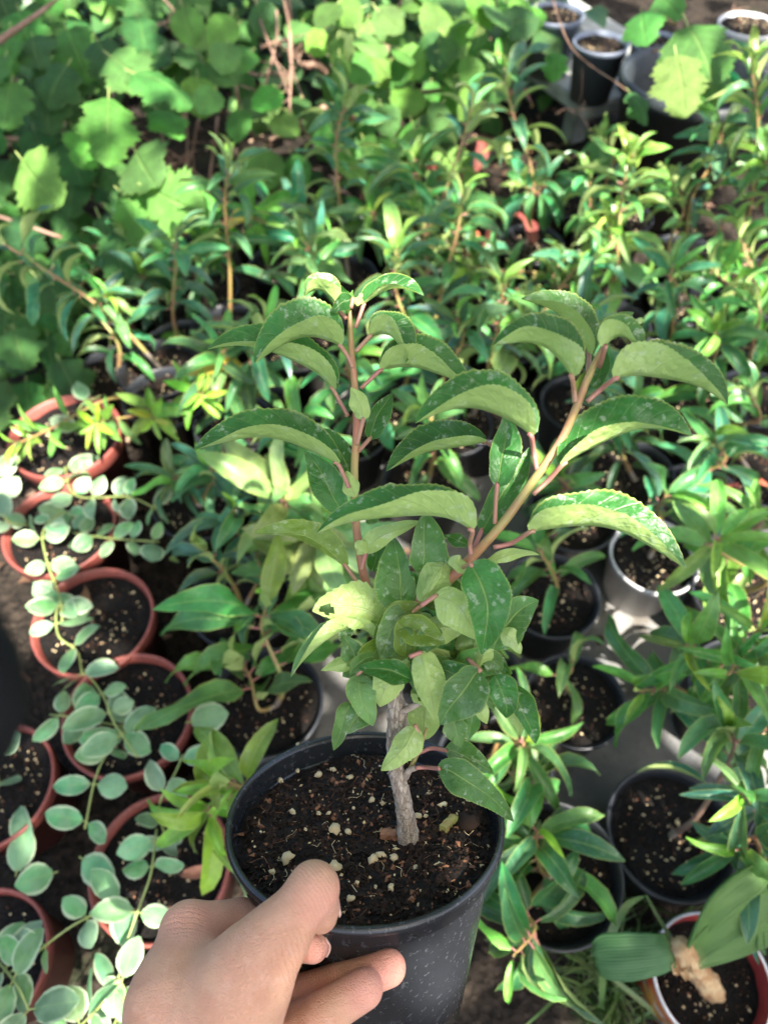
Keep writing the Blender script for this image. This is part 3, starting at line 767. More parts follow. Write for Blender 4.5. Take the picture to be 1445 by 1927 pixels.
def sdf_hand(prims, h=.0011):
    pts = np.array([to_cam(*p[:3]) for g in prims for p in (g[0], g[1])]); rad = max(max(g[0][3], g[1][3])*.37/F for g in prims)
    lo = pts.min(0)-rad-.01; hi = pts.max(0)+rad+.01
    ax = [np.arange(lo[i], hi[i], h) for i in range(3)]
    X, Y, Z = np.meshgrid(*ax, indexing='ij'); X = X.astype(np.float32); Y = Y.astype(np.float32); Z = Z.astype(np.float32)
    D = np.full(X.shape, 1., np.float32)
    for (p0, p1, k) in prims:
        a = to_cam(*p0[:3]); b = to_cam(*p1[:3]); r0 = p0[3]*p0[2]/F; r1 = p1[3]*p1[2]/F
        ba = b-a; L2 = (ba**2).sum()
        t = np.clip(((X-a[0])*ba[0]+(Y-a[1])*ba[1]+(Z-a[2])*ba[2])/max(L2, 1e-9), 0, 1)
        d = np.sqrt((X-a[0]-t*ba[0])**2+(Y-a[1]-t*ba[1])**2+(Z-a[2]-t*ba[2])**2) - (r0+t*(r1-r0))
        kk = k*.001
        hh = np.clip(.5+.5*(D-d)/kk, 0, 1); D = D*(1-hh)+d*hh - kk*hh*(1-hh)
    return surface_nets(D, lo, h)
# each: (px, py, distance, radius px), (..), blend mm
HAND = [
 # palm / back of the hand
 ((395, 2010, .300, 122), (452, 1855, .298, 86), 4),
 ((330, 2060, .306, 118), (345, 1885, .306, 97), 8),
 ((342, 1880, .307, 92), (352, 1753, .327, 47), 10),
 ((430, 1905, .297, 92), (480, 1805, .296, 66), 10),
 # thumb
 ((465, 1850, .295, 74), (522, 1762, .298, 56), 8),
 ((522, 1762, .298, 55), (590, 1673, .303, 46), 6),
 ((590, 1671, .303, 45), (600, 1706, .312, 37), 4),
 ((600, 1706, .312, 37), (604, 1722, .317, 32), 3),
 # index: knuckle, then behind the thumb to the fingertip under the rim
 ((354, 1750, .329, 47), (452, 1732, .346, 36), 6),
 ((452, 1732, .346, 35), (530, 1772, .336, 32), 4),
 ((530, 1772, .336, 31), (590, 1781, .3215, 29), 2),
 # middle finger
 ((400, 1880, .330, 60), (520, 1890, .337, 40), 6),
 ((520, 1890, .337, 39), (640, 1853, .325, 37), 3),
 ((640, 1853, .325, 37), (731, 1821, .3215, 33), 1),
 # ring finger
 ((420, 1950, .330, 60), (520, 1955, .327, 44), 6),
 ((520, 1955, .325, 42), (606, 1909, .311, 39), .4),
 ((606, 1909, .311, 39), (686, 1861, .311, 35), .4),
 # little finger, below the frame
 ((440, 2040, .330, 60), (540, 2040, .325, 40), 6),
 ((540, 2040, .325, 38), (640, 1990, .318, 32), 2),
 # wrist and forearm
 ((345, 2080, .306, 126), (180, 2380, .300, 120), 14),
]
hv, hf = sdf_hand(HAND)
CW = np.array([[RGT.x, UPV.x, -FWD.x], [RGT.y, UPV.y, -FWD.y], [RGT.z, UPV.z, -FWD.z]])
hv = hv @ CW.T + np.array(C0)
hme = mesh('hand', hv, [tuple(int(i) for i in q) for q in hf], [SKIN])
hand = tag(put('hand', hme), 'left hand gripping the black pot, thumb hooked over its rim', 'hand')
sm = hand.modifiers.new('smooth', 'SMOOTH'); sm.factor = .5; sm.iterations = 4

# ------------------------------------------------------------------ thumb and finger nails (parts of the hand)
def nail(px, py, d, along, up, l, w, off=0):
    mb = MB(); V = []; U = []
    y = Vector(along).normalized(); z = (Vector(up)-y*Vector(up).dot(y)).normalized(); x = y.cross(z)
    p = Pd(px, py, d)+z*off; n, m = 8, 8
    for i in range(n+1):
        for k in range(m+1):
            u = i/n-.5; v = (k/m-.5)*2
            e = 1-.25*(2*abs(u))**3
            q = p + y*u*l + x*v*w*.5*e + z*(-(v*v)*w*.20 - (u*u)*l*.12); V.append(q)
    Fc = [(i*(m+1)+k, i*(m+1)+k+1, (i+1)*(m+1)+k+1, (i+1)*(m+1)+k) for i in range(n) for k in range(m)]
    mb.add(V, Fc); o = put('nail', mb.mesh('nail', [NAIL]), hand)
    s = o.modifiers.new('thick', 'SOLIDIFY'); s.thickness = .0006
nail(592, 1781, .3215, cam_vec(.55, -.05, .83), cam_vec(.83, 0, -.55), .0095, .0100, .0062)

nail(604, 1706, .3145, cam_vec(.30, -.92, .1), cam_vec(.86, .12, -.50), .013, .012, .0082)

# ------------------------------------------------------------------ potted shrubs standing on the ground behind
DKG = (.032, .135, .046); BLG = (.033, .140, .070); MDG = (.055, .180, .050); YG = (.16, .32, .035); LG = (.10, .24, .06)
def mixc(a, b, t): return tuple(x*(1-t)+y*t for x, y in zip(a, b))
fixed = []
def free_spot(c, d):
    best = c; bs = -1
    for k in range(60):
        q = c + Vector((random.gauss(0, .008+.0025*k), random.gauss(0, .008+.0025*k), 0))
        m = min([((q-p).length - (d+e)/2) for p, e in fixed] or [1])
        if m > .004: return q
        if m > bs: bs, best = m, q
    return best
def shrub(label, tips, pot=None, pd=.145, kind='black', n=24, s=1.0, col=DKG, young=YG, yf=.88, lib_=None, stem=None, t0=.30, group='potted shrubs standing in rows', up=(.95, -.1), srad=.0036, wavy=.1):
    P0 = [Pz(*t) if len(t) == 3 else t for t in tips]
    if pot is not None:
        c = Pz(pot[0], pot[1], .13 if kind in ('black', 'grey') else .14); c.z = 0
    else:
        a = sum((Vector((p.x, p.y, 0)) for p in P0), Vector())/len(P0)
        c = free_spot(a + Vector((random.gauss(0, .02), random.gauss(.02, .02), 0)), pd)
    fixed.append((c, pd))
    o = empty('potted_shrub', c, label, 'potted plant', group)
    top = pot_at(o, c, pd, kind)
    base = top + Vector((random.gauss(0, .006), random.gauss(0, .006), -.004))
    for ti, p in enumerate(P0):
        L = (p-base).length
        m1 = base.lerp(p, .4) + Vector((random.gauss(0, .015), random.gauss(0, .015), .06*L)); m2 = base.lerp(p, .75) + Vector((random.gauss(0, .01), random.gauss(0, .01), .03*L))
        path = smooth_path([base, m1, m2, p], 6)
        mb = MB(); k = len(path); r0 = srad*(.9 if ti else 1.1)
        tube(mb, [q-c for q in path], [r0*(1-.68*i/(k-1)) for i in range(k)], 7, 0, .1)
        me = mb.mesh('stem', [stem or (STEM_O if random.random() < .5 else STEM_G), BARK])
        for pl in me.polygons:
            if me.vertices[pl.vertices[0]].co.z < top.z + .10*L: pl.material_index = 1
        put('stem', me, o, Matrix.Translation(c))
        az = random.uniform(0, 6.28)
        for i in range(n):
            t = t0 + (1-t0)*((i+.5)/n)**.85
            f = t*(k-1); j = min(int(f), k-2); q = path[j].lerp(path[j+1], f-j); tg = (path[j+1]-path[j]).normalized()
            az += 2.4 + random.gauss(0, .25)
            x = tg.orthogonal().normalized(); y = tg.cross(x)
            out = x*math.cos(az)+y*math.sin(az)
            el = up[1] + (up[0]-up[1])*max(0, (t-.35)/.65)**1.5 + random.gauss(0, .18)
            d = out*math.cos(el) + tg*math.sin(el)
            tip = max(0, (t-yf)/(1-yf))
            sc = s*random.uniform(.78, 1.12)*(1-.45*tip)
            cc = mixc(col, young, min(1, tip*.9 + (.25 if random.random() < .10 else 0)))
            cc = tuple(v*random.uniform(.75, 1.3) for v in cc)
            if random.random() < .003: cc = (.40, .30, .04)
            lb = lib_ or (LAUREL_WAVY if random.random() < wavy else LAUREL)
            add_leaf(o, random.choice(lb), orient(q, d, tg+Vector((0, 0, .4)), sc, random.gauss(0, .3)), cc)
    return o
# pots that show plainly, front right
shrub('shrub in black pot right of the held pot, drooping dark leaves over its left half', [(965, 1800, .20), (1010, 1560, .20)], (1042, 1642), .155, n=20, col=DKG, s=1.0, up=(.5, -.3), t0=.2)
shrub('shrub in black pot at right with brown stem leaning towards the frame edge', [(1375, 1375, .31)], (1264, 1566), .15, n=12, col=BLG, s=.95, stem=TWIG, t0=.45)
shrub('shrub in black pot in the middle of the right side, soil half bare', [(1075, 1235, .17)], (1088, 1308), .132, n=6, col=LG, s=.85, t0=.3)
shrub('shrub in black pot just behind the held shrub beside the bare concrete', [(1010, 1030, .24)], (1040, 1112), .14, n=13, col=MDG, t0=.4)
shrub('shrub in a scuffed white and grey pot lit by the sun', [(1255, 930, .25)], (1238, 1035), .135, kind='grey', n=9, col=BLG, t0=.5)
shrub('big leafy shrub at right with yellow stems reaching towards the camera', [(1200, 1300, .25), (1290, 1215, .33), (1370, 1270, .34), (1430, 1180, .33)], (1405, 1300), .15, n=15, s=1.0, col=MDG, young=YG, yf=.8, t0=.3, stem=STEM_O)
shrub('shrub topped by a pale green star of narrow leaves at right edge', [(1352, 1012, .36), (1432, 980, .30)], (1400, 1110), .14, n=17, s=.98, col=(.12, .27, .055), young=(.15, .31, .05), t0=.45, up=(.5, .0))
shrub('small shrub with reddish dead leaves at its foot, right edge', [(1405, 730, .30)], (1430, 880), .14, n=12, s=.85, col=MDG)
shrub('shrub mostly out of frame at lower right, leaves reaching over the black pot', [(1390, 1600, .24), (1395, 1490, .30), (1420, 1680, .2)], (1530, 1640), .15, n=12, s=.95, col=BLG, t0=.5)
# left and centre
shrub('shrub in black pot left of centre with long wavy leaves', [(500, 1145, .26), (455, 1250, .18)], (500, 1318), .15, n=11, col=MDG, s=1.15, lib_=LAUREL_WAVY, t0=.4)
shrub('dark shrub whose black pot shows a curved lower rim at centre left', [(380, 1030, .24), (440, 960, .26)], (455, 1128), .15, n=14, col=BLG, s=.95)
shrub('dark leafy shrub in black pot left of the held shrub', [(395, 880, .26), (330, 900, .2)], (378, 940), .15, n=15, col=BLG, s=.9)
shrub('shrub with pale curled variegated star leaves behind the held stem', [(535, 935, .30), (600, 1000, .28), (590, 1060, .2)], (590, 1010), .15, n=15, col=(.15, .28, .085), young=(.22, .36, .08), s=1.05, lib_=LAUREL_WAVY, t0=.4)
shrub('shrub with a sunlit yellow-green shoot leaning over the terracotta pots', [(25, 838, .24), (175, 800, .24), (385, 745, .27), (290, 790, .26)], (312, 745), .15, n=16, s=1.0, col=(.085, .24, .045), young=(.24, .40, .03), yf=.62, lib_=LAUREL_SMALL, t0=.5, up=(.6, .2), srad=.003)
shrub('shrub with light green pointed leaves between held pot and terracotta pots', [(425, 1470, .26), (395, 1530, .22)], (520, 1540), .15, n=12, s=1.0, col=(.17, .33, .045), young=(.2, .38, .05), t0=.5, up=(.9, .3))
shrub('shrub with broad smooth leaves just right of the held pot rim', [(985, 1400, .22), (1010, 1460, .18)], (930, 1440), .145, n=12, col=(.05, .17, .045), s=.95, t0=.35)
# rows further back
shrub('shrub leaning far left with a long yellow stem under the lobed leaves', [(-15, 445, .36)], (300, 690), .15, n=22, s=1.05, col=BLG, stem=STEM_G, t0=.2)
shrub('upright shrub with bright young tip against the dark gap in the hedge', [(432, 308, .42)], (425, 610), .14, n=24, col=DKG, s=1.0)
shrub('tall upright shrub with a straight yellow stem under the round leaves', [(655, 182, .44)], (645, 510), .14, n=26, col=BLG, s=1.0, stem=STEM_G)
shrub('shrub with a red-tipped stem leaning to the right', [(888, 205, .42)], (705, 575), .14, n=22, col=BLG, s=1.0, stem=STEM_G, young=(.28, .12, .06), yf=.93)
shrub('tall shrub left of the plank with leaves hanging in tiers', [(948, 128, .44)], (1000, 450), .14, n=26, col=BLG, s=1.05, stem=STEM_G)
shrub('shrub with a bright yellow-green whorl behind the leaning stem', [(872, 362, .38), (800, 420, .3)], (800, 640), .14, n=18, col=DKG)
shrub('sunlit shrub with a glowing green top below the plank corner', [(1192, 285, .42), (1150, 420, .3)], (1150, 610), .15, n=26, col=LG, young=(.24, .40, .05), s=1.02, yf=.75)
shrub('tall shrub by the right frame edge in front of the black tub', [(1412, 112, .52), (1440, 300, .4)], (1400, 520), .15, n=28, col=MDG, s=1.0)
shrub('shrub with a single pale arched leaf at its tip before the black tub', [(1350, 228, .40)], (1290, 470), .14, n=20, col=BLG, young=(.34, .42, .08), yf=.93)
shrub('shrub with an orange stem and fresh whorl just behind the held shrub', [(945, 535, .40), (985, 600, .33)], (900, 770), .15, n=20, col=MDG, stem=STEM_O)
shrub('shrub with an upright glowing leaf above the held shrub', [(745, 470, .40)], (742, 745), .14, n=22, col=DKG)
shrub('low dark shrub in the shade beneath the lobed leaves', [(330, 455, .34)], (340, 640), .14, n=20, col=BLG)
shrub('shrub with pale arched leaves left of the glowing leaf', [(575, 455, .36)], (560, 640), .14, n=22, col=MDG)
for lab, tip, pt, col in [
    ('shrub behind the right branch of the held shrub', (1095, 590, .32), (1095, 750), BLG),
    ('shrub with drooping leaves right of the held shrub tips', (1345, 625, .32), (1330, 770), DKG),
    ('bushy shrub below the tall one at the right edge', (1425, 560, .34), (1425, 740), MDG),
    ('shrub right of the sunlit one, under the pale arched leaf', (1265, 500, .34), (1255, 680), BLG),
    ('shrub low in the middle of the right half, mostly behind held leaves', (1185, 760, .28), (1190, 880), DKG),
    ('shrub filling the gap left of the held stem tips', (500, 600, .34), (490, 770), BLG),
    ('shrub behind the upper left leaves of the held shrub', (420, 660, .30), (440, 790), DKG),
    ('shrub directly behind the fork of the held shrub', (800, 770, .30), (800, 900), MDG),
    ('shrub between the two branches of the held shrub, far behind', (860, 600, .34), (850, 790), BLG),
    ('shrub left of centre with dark narrow leaves over the black pots', (555, 790, .28), (560, 900), DKG),
    ('shrub behind the held left branch in half shade', (660, 660, .32), (655, 800), BLG),
    ('sparse shrub low behind the right branch leaves', (1050, 900, .22), (1080, 960), DKG),
    ('shrub at right edge above the star of narrow leaves', (1340, 830, .28), (1320, 930), BLG),
    ('shrub with small shaded leaves under the hedge at left', (200, 560, .26), (215, 690), BLG),
    ('shrub at the back under the round-leaved bush', (780, 300, .36), (800, 470), DKG),
    ('shrub behind the held pot among fallen leaves', (700, 1110, .22), (740, 1180), MDG),
    ('shrub hidden low behind the held crown', (880, 1180, .2), (880, 1260), MDG),
    ]:
    shrub(lab, [tip], pt, .14, n=random.randint(22, 28), col=tuple(v*random.uniform(.85, 1.3) for v in col), s=random.uniform(.85, 1.08), t0=.14, yf=random.uniform(.75, .92))

names = ['left of the glowing top', 'below the round-leaf bush', 'just below the dark hollow', 'beside the leaning red-tipped stem', 'below the tiered shrub', 'right of the sunlit shrub', 'behind the right tips of the held shrub', 'near the right edge below the tub', 'in the back row at centre', 'left of the straight yellow stem', 'between the two middle stems', 'low behind the held shrub tips', 'behind the pale arched leaves', 'at the far right in the second row', 'in front of the tub at its left', 'below the hanging spray', 'left of the held shrub tip', 'under the lobed bush edge']
for i, (x, y, z) in enumerate([(1110, 330, .3), (780, 400, .28), (380, 450, .26), (840, 450, .26), (985, 350, .28), (1255, 330, .3), (1130, 480, .3), (1390, 430, .3), (880, 500, .26), (600, 400, .28), (700, 400, .28), (620, 480, .28), (500, 420, .28), (1330, 500, .26), (1130, 260, .26), (1050, 480, .24), (270, 520, .22), (250, 440, .24)]):
    shrub(('low bushy shrub ' if z < .3 else 'leafy shrub ')+names[i], [(x, y, z)], None, .13, n=random.randint(22, 28), col=tuple(v*random.uniform(.8, 1.35) for v in random.choice([DKG, MDG, BLG])), s=random.uniform(.85, 1.05), t0=.12, yf=random.uniform(.75, .92))

# ------------------------------------------------------------------ terracotta pots with variegated trailing vines
VC = (.13, .28, .13)
def vine_pot(label, px, py, wpx, vines, loose=()):
    z = .135; c = Pz(px, py, z); d = wpx*depth(c)/F; c.z = 0; fixed.append((c, d))
    o = empty('potted_vine', c, label, 'potted plant', 'terracotta pots with trailing vines')
    r = d/2
    top = pot_at(o, c, d, 'terra', fill=.84)
    for vi in vines:
        pts = [Pz(*p) for p in vi]; path = smooth_path(pts, 8)
        mb = MB(); tube(mb, [q-c for q in path], .00125, 6); put('vine', mb.mesh('vine', [VINE]), o, Matrix.Translation(c))
        L = 0; nxt = .006; side = random.random() < .5
        for a, b in zip(path, path[1:]):
            L += (b-a).length
            if L > nxt:
                nxt += random.uniform(.028, .048)
                t = (b-a).normalized(); x = t.cross(Vector((0, 0, 1)))
                if x.length < .1: x = Vector((1, 0, 0))
                x.normalize()
                for s in (-1, 1):
                    dd = x*s + t*random.uniform(-.1, .8) + Vector((0, 0, random.uniform(-.1, .5)))
                    upv = Vector((random.gauss(0, .6), random.gauss(-.2, .55), 1))
                    if side: upv = upv + t*random.gauss(0, .5)
                    add_leaf(o, random.choice(VINCA), orient(b, dd, upv, random.uniform(.62, 1.12)), tuple(v*random.uniform(.75, 1.25) for v in VC))
    for (x, y, zz, ang, s) in loose:
        a = R(ang); add_leaf(o, random.choice(VINCA), orient(Pz(x, y, zz), Vector((math.cos(a), math.sin(a), .15)), Vector((random.gauss(0, .2), -.2, 1)), s), tuple(v*random.uniform(.85, 1.25) for v in VC))
    return o
vine_pot('terracotta pot furthest back, half hidden by the sunlit yellow-green shoot', 130, 832, 206, [[(160, 850, .12), (150, 770, .17), (190, 745, .18)], [(120, 850, .12), (140, 930, .17), (240, 935, .19), (300, 960, .18)]])
vine_pot('terracotta pot second from the back with round leaves hanging over its front rim', 115, 998, 208, [[(150, 985, .12), (120, 965, .17), (82, 1000, .18), (90, 1060, .18), (112, 1120, .17), (118, 1170, .17)], [(125, 1000, .12), (200, 1012, .17), (300, 1020, .18)], [(60, 990, .12), (10, 975, .17), (-10, 900, .16)]])
vine_pot('terracotta pot with one leafy vine down its left side and bare soil at right', 178, 1170, 226, [[(160, 1150, .12), (112, 1140, .17), (110, 1195, .18), (145, 1225, .18), (155, 1268, .18)]])
vine_pot('terracotta pot just left of the held pot, vines crossing its middle', 242, 1345, 242, [[(160, 1260, .17), (195, 1310, .18), (215, 1360, .18), (260, 1425, .18)], [(245, 1370, .13), (140, 1350, .17), (95, 1345, .16)], [(235, 1370, .14), (185, 1450, .17), (160, 1560, .16)]], [(350, 1360, .18, 10, 1.3)])
vine_pot('terracotta pot cut off by the left frame edge beside the dark cloth', -22, 1475, 238, [[(0, 1480, .12), (-10, 1420, .16), (-20, 1380, .17)]])
vine_pot('terracotta pot holding a dry brown leaf, left of the gripping hand', 301, 1630, 264, [[(320, 1600, .12), (300, 1520, .18), (330, 1455, .2), (345, 1420, .2)], [(295, 1560, .17), (285, 1640, .18), (265, 1700, .18), (240, 1770, .18)], [(240, 1690, .15), (140, 1740, .18), (60, 1800, .17), (20, 1830, .16)]], [(60, 1600, .12, 120, 1.1), (150, 1612, .14, -30, 1.2), (110, 1640, .12, 200, 1.15), (30, 1650, .12, 90, 1.1)])
vine_pot('terracotta pot in the bottom left corner with an upright round leaf at its rim', -48, 1812, 258, [[(-10, 1800, .12), (30, 1850, .18), (55, 1900, .18)], [(120, 1960, .10), (200, 1880, .17), (240, 1800, .18)], [(200, 1960, .10), (235, 1880, .18), (225, 1840, .19)]])

# dry leaves lying on the soil and paving
def dry_leaf(px, py, z, label, ang, s=1., col=(.30, .14, .09)):
    o = put('dry_leaf', random.choice(DRY), None, orient(Pz(px, py, z), (math.cos(R(ang)), math.sin(R(ang)), .1), (random.gauss(0, .3), random.gauss(0, .3), 1), s)); o.color = (*col, 1)
    return tag(o, label, 'dry leaf', 'dry fallen leaves')
dry_leaf(335, 1645, .13, 'crumpled brown leaf on soil in terracotta pot beside the hand', 5, 1.1, (.36, .16, .11))
dry_leaf(160, 1100, .13, 'brown leaf standing on soil in terracotta pot with bare right half', -70, .9, (.22, .10, .05))
dry_leaf(940, 380, .12, 'dark red leaf hanging among the shrubs at the back', -80, 1.1, (.22, .05, .05))
dry_leaf(885, 300, .2, 'long red leaf above the dark red hanging one', -100, 1.3, (.33, .10, .08))
dry_leaf(870, 425, .15, 'orange-red leaf left of the dark red hanging one', -60, 1.1, (.45, .13, .06))
dry_leaf(1420, 900, .16, 'ragged rust-red leaf near the right frame edge', -70, 1.3, (.36, .09, .05))
dry_leaf(1405, 830, .2, 'dusky pink leaf above the rust-red ragged leaf', -20, 1.0, (.38, .14, .11))
dry_leaf(1270, 930, .12, 'straw-coloured curled leaf beside the dark pot at right', -40, 1.0, (.45, .30, .14))
dry_leaf(1150, 1075, .02, 'orange scrap of leaf on the paving by the scuffed pot', 10, .6, (.5, .14, .05))

for (px, py, z, a_, s_, lb) in [(905, 260, .28, -95, 1.4, 'red leaf under the red-tipped leaning stem'), (872, 330, .24, -110, 1.3, 'red leaf left of the long red one'), (955, 400, .16, -60, 1.5, 'broad dusky red leaf low among the back row'), (925, 420, .15, -100, 1.2, 'small dusky red leaf beside the broad one'), (800, 300, .22, -70, 1.1, 'red leaf by the leaning stem at its left'), (930, 180, .34, 0, 1.2, 'red leaf near the top of the tiered shrub'), (1440, 850, .18, -90, 1.4, 'rust-red leaf cut by the right frame edge'), (1395, 915, .15, -150, 1.3, 'rust-red leaf pointing left near the right edge')]:
    dry_leaf(px, py, z+.03, lb, a_, s_*1.2, (.20, .045, .04))
# ------------------------------------------------------------------ bulb in the printed pot, bottom right
def printed_pot():
    t = NT('pot_print'); P = t.coord()
    n = t.noise(26, 3, .6, P, 1.2); n2 = t.noise(34, 2, .5, P, .8)
    c = t.mix(t.ramp(n, .46, .50), (.60, .56, .50), (.62, .07, .03))
    c = t.mix(t.ramp(n2, .56, .60), c, (.70, .27, .05))
    c = t.mix(t.ramp(t.noise(20, 2, .5, P, 1), .58, .62), c, (.20, .27, .16))
    t.base(c, .35); return t.m
PRINT = printed_pot()
RIMRED = simple('pot_inside_red', (.30, .04, .035), .45)
WHITEP = simple('pot_rim_white', (.68, .67, .68), .4)
c = Pz(1340, 1842, .135); bd = 222*depth(c)/F; c.z = 0
bulb = empty('potted_bulb', c, 'cut-back bulb plant with thick strap leaves in a red flower-print pot', 'potted plant')
def bulb_pot(r, h):
    mb = MB()
    lathe(mb, [(0, .003), (r*.74, .003), (r*.76, 0), (r*.96, h-.006)], 64, 0)
    lathe(mb, [(r*.96, h-.006), (r*1.0, h-.002), (r*.99, h+.001), (r*.95, h)], 64, 2)
    lathe(mb, [(r*.95, h), (r*.93, h-.003), (r*.88, h-.03), (r*.7, .006), (0, .006)], 64, 1)
    return mb.mesh('pot', [PRINT, RIMRED, WHITEP])
put('pot', bulb_pot(bd/2, .135), bulb, Matrix.Translation(c))
bs = put('soil', SOILS[0], bulb, Matrix.Translation(c+Vector((0, 0, .112))) @ Matrix.Scale(bd/2*.90, 4))
tag(put('perlite', CRUMBS[0], bs, Matrix.Identity(4), world=False), kind='stuff')
PAPER = simple('bulb_skin', (.46, .34, .19), .75, .3, c2=(.30, .16, .07), scale=70, bump=.9, bscale=150)
STRAP = simple('strap_leaf', (.11, .20, .045), .38, .5, c2=(.19, .29, .07), scale=18)
def stripes(name, a, b, edge):
    t = NT(name); uv = t.coord('UV'); sp = t.n('SeparateXYZ'); t.L(uv, sp.inputs[0])
    s = t.math('SINE', t.math('MULTIPLY', sp.outputs[1], 95)); c = t.mix(t.ramp(s, -.6, .9), a, b)
    c = t.mix(t.ramp(t.noise(22, 3, .6, t.coord()), .4, .7, 0, .6), c, b)
    c = t.mix(t.ramp(sp.outputs[0], .0, .16, .7, 0), c, edge)
    t.base(c, .55, .35); t.bump(s, .25, .0008); return t.m
STRAP = stripes('strap_leaf', (.040, .105, .024), (.085, .16, .034), (.24, .27, .10))
STRAP2 = stripes('strap_leaf_dark', (.020, .068, .022), (.050, .125, .040), (.06, .1, .03))
def strap(pts, w, mat, up=(0, -.3, 1), cup=.5, thick=.0035, endtaper=True, name='strap_leaf', rib=.00009, nr=9):
    P = smooth_path([Pz(*p) for p in pts], 6); mb = MB(); V = []; U = []; n = len(P); m = 36
    for i, p in enumerate(P):
        t = (P[min(i+1, n-1)]-P[max(i-1, 0)]).normalized(); z = Vector(up); z = (z-t*z.dot(t)).normalized(); x = t.cross(z)
        u = i/(n-1); e = w*.5*(min(1, .72+.5*u))*((1-((u-.8)/.2)**2*.35) if u > .8 and endtaper else 1)
        for k in range(m+1):
            v = k/m*2-1; ee = e*(1+.05*noise.noise(Vector((u*5, (v > 0)*3, w*900))))
            V.append(p + x*v*ee - z*((1-v*v)*cup*e*.6) + z*rib*math.cos(v*nr*3.1416) + z*.0022*noise.noise(Vector((u*4, v*1.5, w*500))) - c); U.append((u, .5+.5*v))
    Fc = [(i*(m+1)+k, i*(m+1)+k+1, (i+1)*(m+1)+k+1, (i+1)*(m+1)+k) for i in range(n-1) for k in range(m)]
    mb.add(V, Fc, U); o = put(name, mb.mesh(name, [mat]), bulb, Matrix.Translation(c))
    sd = o.modifiers.new('thick', 'SOLIDIFY'); sd.thickness = thick; return o
for i in range(9):
    a_ = i*.74+random.uniform(-.2, .2); q0 = Vector((1292+13*math.cos(a_), 1812+13*math.sin(a_), 0)); k = random.uniform(.8, 1.6)
    strap([(q0.x+10, q0.y+18, .172), (q0.x, q0.y, .186), (q0.x-8+14*k*math.cos(a_), q0.y-9+14*k*math.sin(a_), .197)], random.uniform(.007, .012), PAPER, (random.uniform(-.6, .6), -.3, 1), random.uniform(-.8, .8), .0006, True, 'papery_scale', .0002, 4)
mb = MB(); P = smooth_path([Pz(1342, 1868, .11), Pz(1318, 1835, .15), Pz(1290, 1800, .19), Pz(1278, 1775, .205)], 6)
tube(mb, [q-c for q in P], [.0105, .0115, .0120, .0122, .0120, .0116, .0112, .0108, .0106, .0104, .0102, .0102, .0104, .0106, .0108, .0110, .0108, .0100, .008][:len(P)], 28, 0, .35)
put('bulb_neck', mb.mesh('bulb_neck', [PAPER]), bulb, Matrix.Translation(c))
strap([(1296, 1806, .192), (1345, 1765, .215), (1410, 1720, .23), (1500, 1680, .22)], .030, STRAP, (.25, -.5, 1))
strap([(1300, 1812, .19), (1370, 1790, .19), (1440, 1762, .20), (1520, 1752, .19)], .024, STRAP, (.2, -.7, 1))
strap([(1300, 1800, .19), (1330, 1740, .23), (1375, 1690, .25), (1440, 1640, .25)], .026, STRAP, (.5, -.3, 1))
strap([(1262, 1788, .195), (1225, 1796, .20), (1170, 1800, .195), (1118, 1802, .185)], .042, STRAP2, (0, -.2, 1), cup=-.45, thick=.005, endtaper=True, name='cut_leaf', rib=.0002, nr=11)

# ------------------------------------------------------------------ grass between the pots
def blade(mb, p, d, L, w, bend):
    V = []; U = []; n = 6; d = Vector(d).normalized(); x = d.cross(Vector((.3, .2, 1))).normalized(); q = Vector(p); up = Vector((0, 0, 1))
    for i in range(n+1):
        u = i/n; V += [q-x*w*(1-u)**.6, q+x*w*(1-u)**.6]; U += [(u, .3), (u, .7)]
        q = q + (d*(.5+bend*u) + up*(1-1.3*bend*u))*L/n
    mb.add(V, [(2*i, 2*i+1, 2*i+3, 2*i+2) for i in range(n)], U)
GRASS = simple('grass', (.055, .13, .03), .55, c2=(.11, .15, .05), scale=30)
mb = MB()
for i in range(150):
    px, py = random.choice([(1140, 1830), (1180, 1870), (1120, 1880), (1090, 1800), (1150, 1880), (1200, 1760)]); p = Pz(px+random.gauss(0, 28), py+random.gauss(0, 28), 0)
    blade(mb, p, (random.gauss(0, 1), random.gauss(0, 1), 0), random.uniform(.04, .13), random.uniform(.0012, .0028), random.uniform(.2, 1))
tag(put('grass', mb.mesh('grass', [GRASS])), kind='stuff')
def long_blade(label, pts, w):
    P = smooth_path([Pz(*p) for p in pts], 6); mb = MB(); V = []; U = []; n = len(P)
    for i, p in enumerate(P):
        t = (P[min(i+1, n-1)]-P[max(i-1, 0)]).normalized(); x = t.cross(Vector((0, -.4, 1))).normalized(); u = i/(n-1); e = w*.5*(math.sin(math.pi*min(1, u*.9+.12)))**.6
        V += [p-x*e, p-Vector((0, 0, e*.35)), p+x*e]; U += [(u, 0), (u, .5), (u, 1)]
    Fc = [(3*i+k, 3*i+k+1, 3*i+4+k, 3*i+3+k) for i in range(n-1) for k in (0, 1)]
    mb.add(V, Fc, U); return tag(put('grass_blade', mb.mesh('grass_blade', [GRASS])), label, 'grass blade', 'long grass blades')
long_blade('long pale grass blade arching past the printed pot to the black rim', [(1130, 1900, .02), (1140, 1790, .13), (1175, 1710, .17), (1215, 1685, .17)], .010)
long_blade('thin drooping grass stem crossing to the papery bulb neck', [(1215, 1685, .17), (1240, 1730, .17), (1275, 1780, .16), (1300, 1790, .15)], .004)
long_blade('grass blade flopping towards the bottom edge', [(1150, 1840, .08), (1200, 1880, .07), (1260, 1930, .05)], .006)

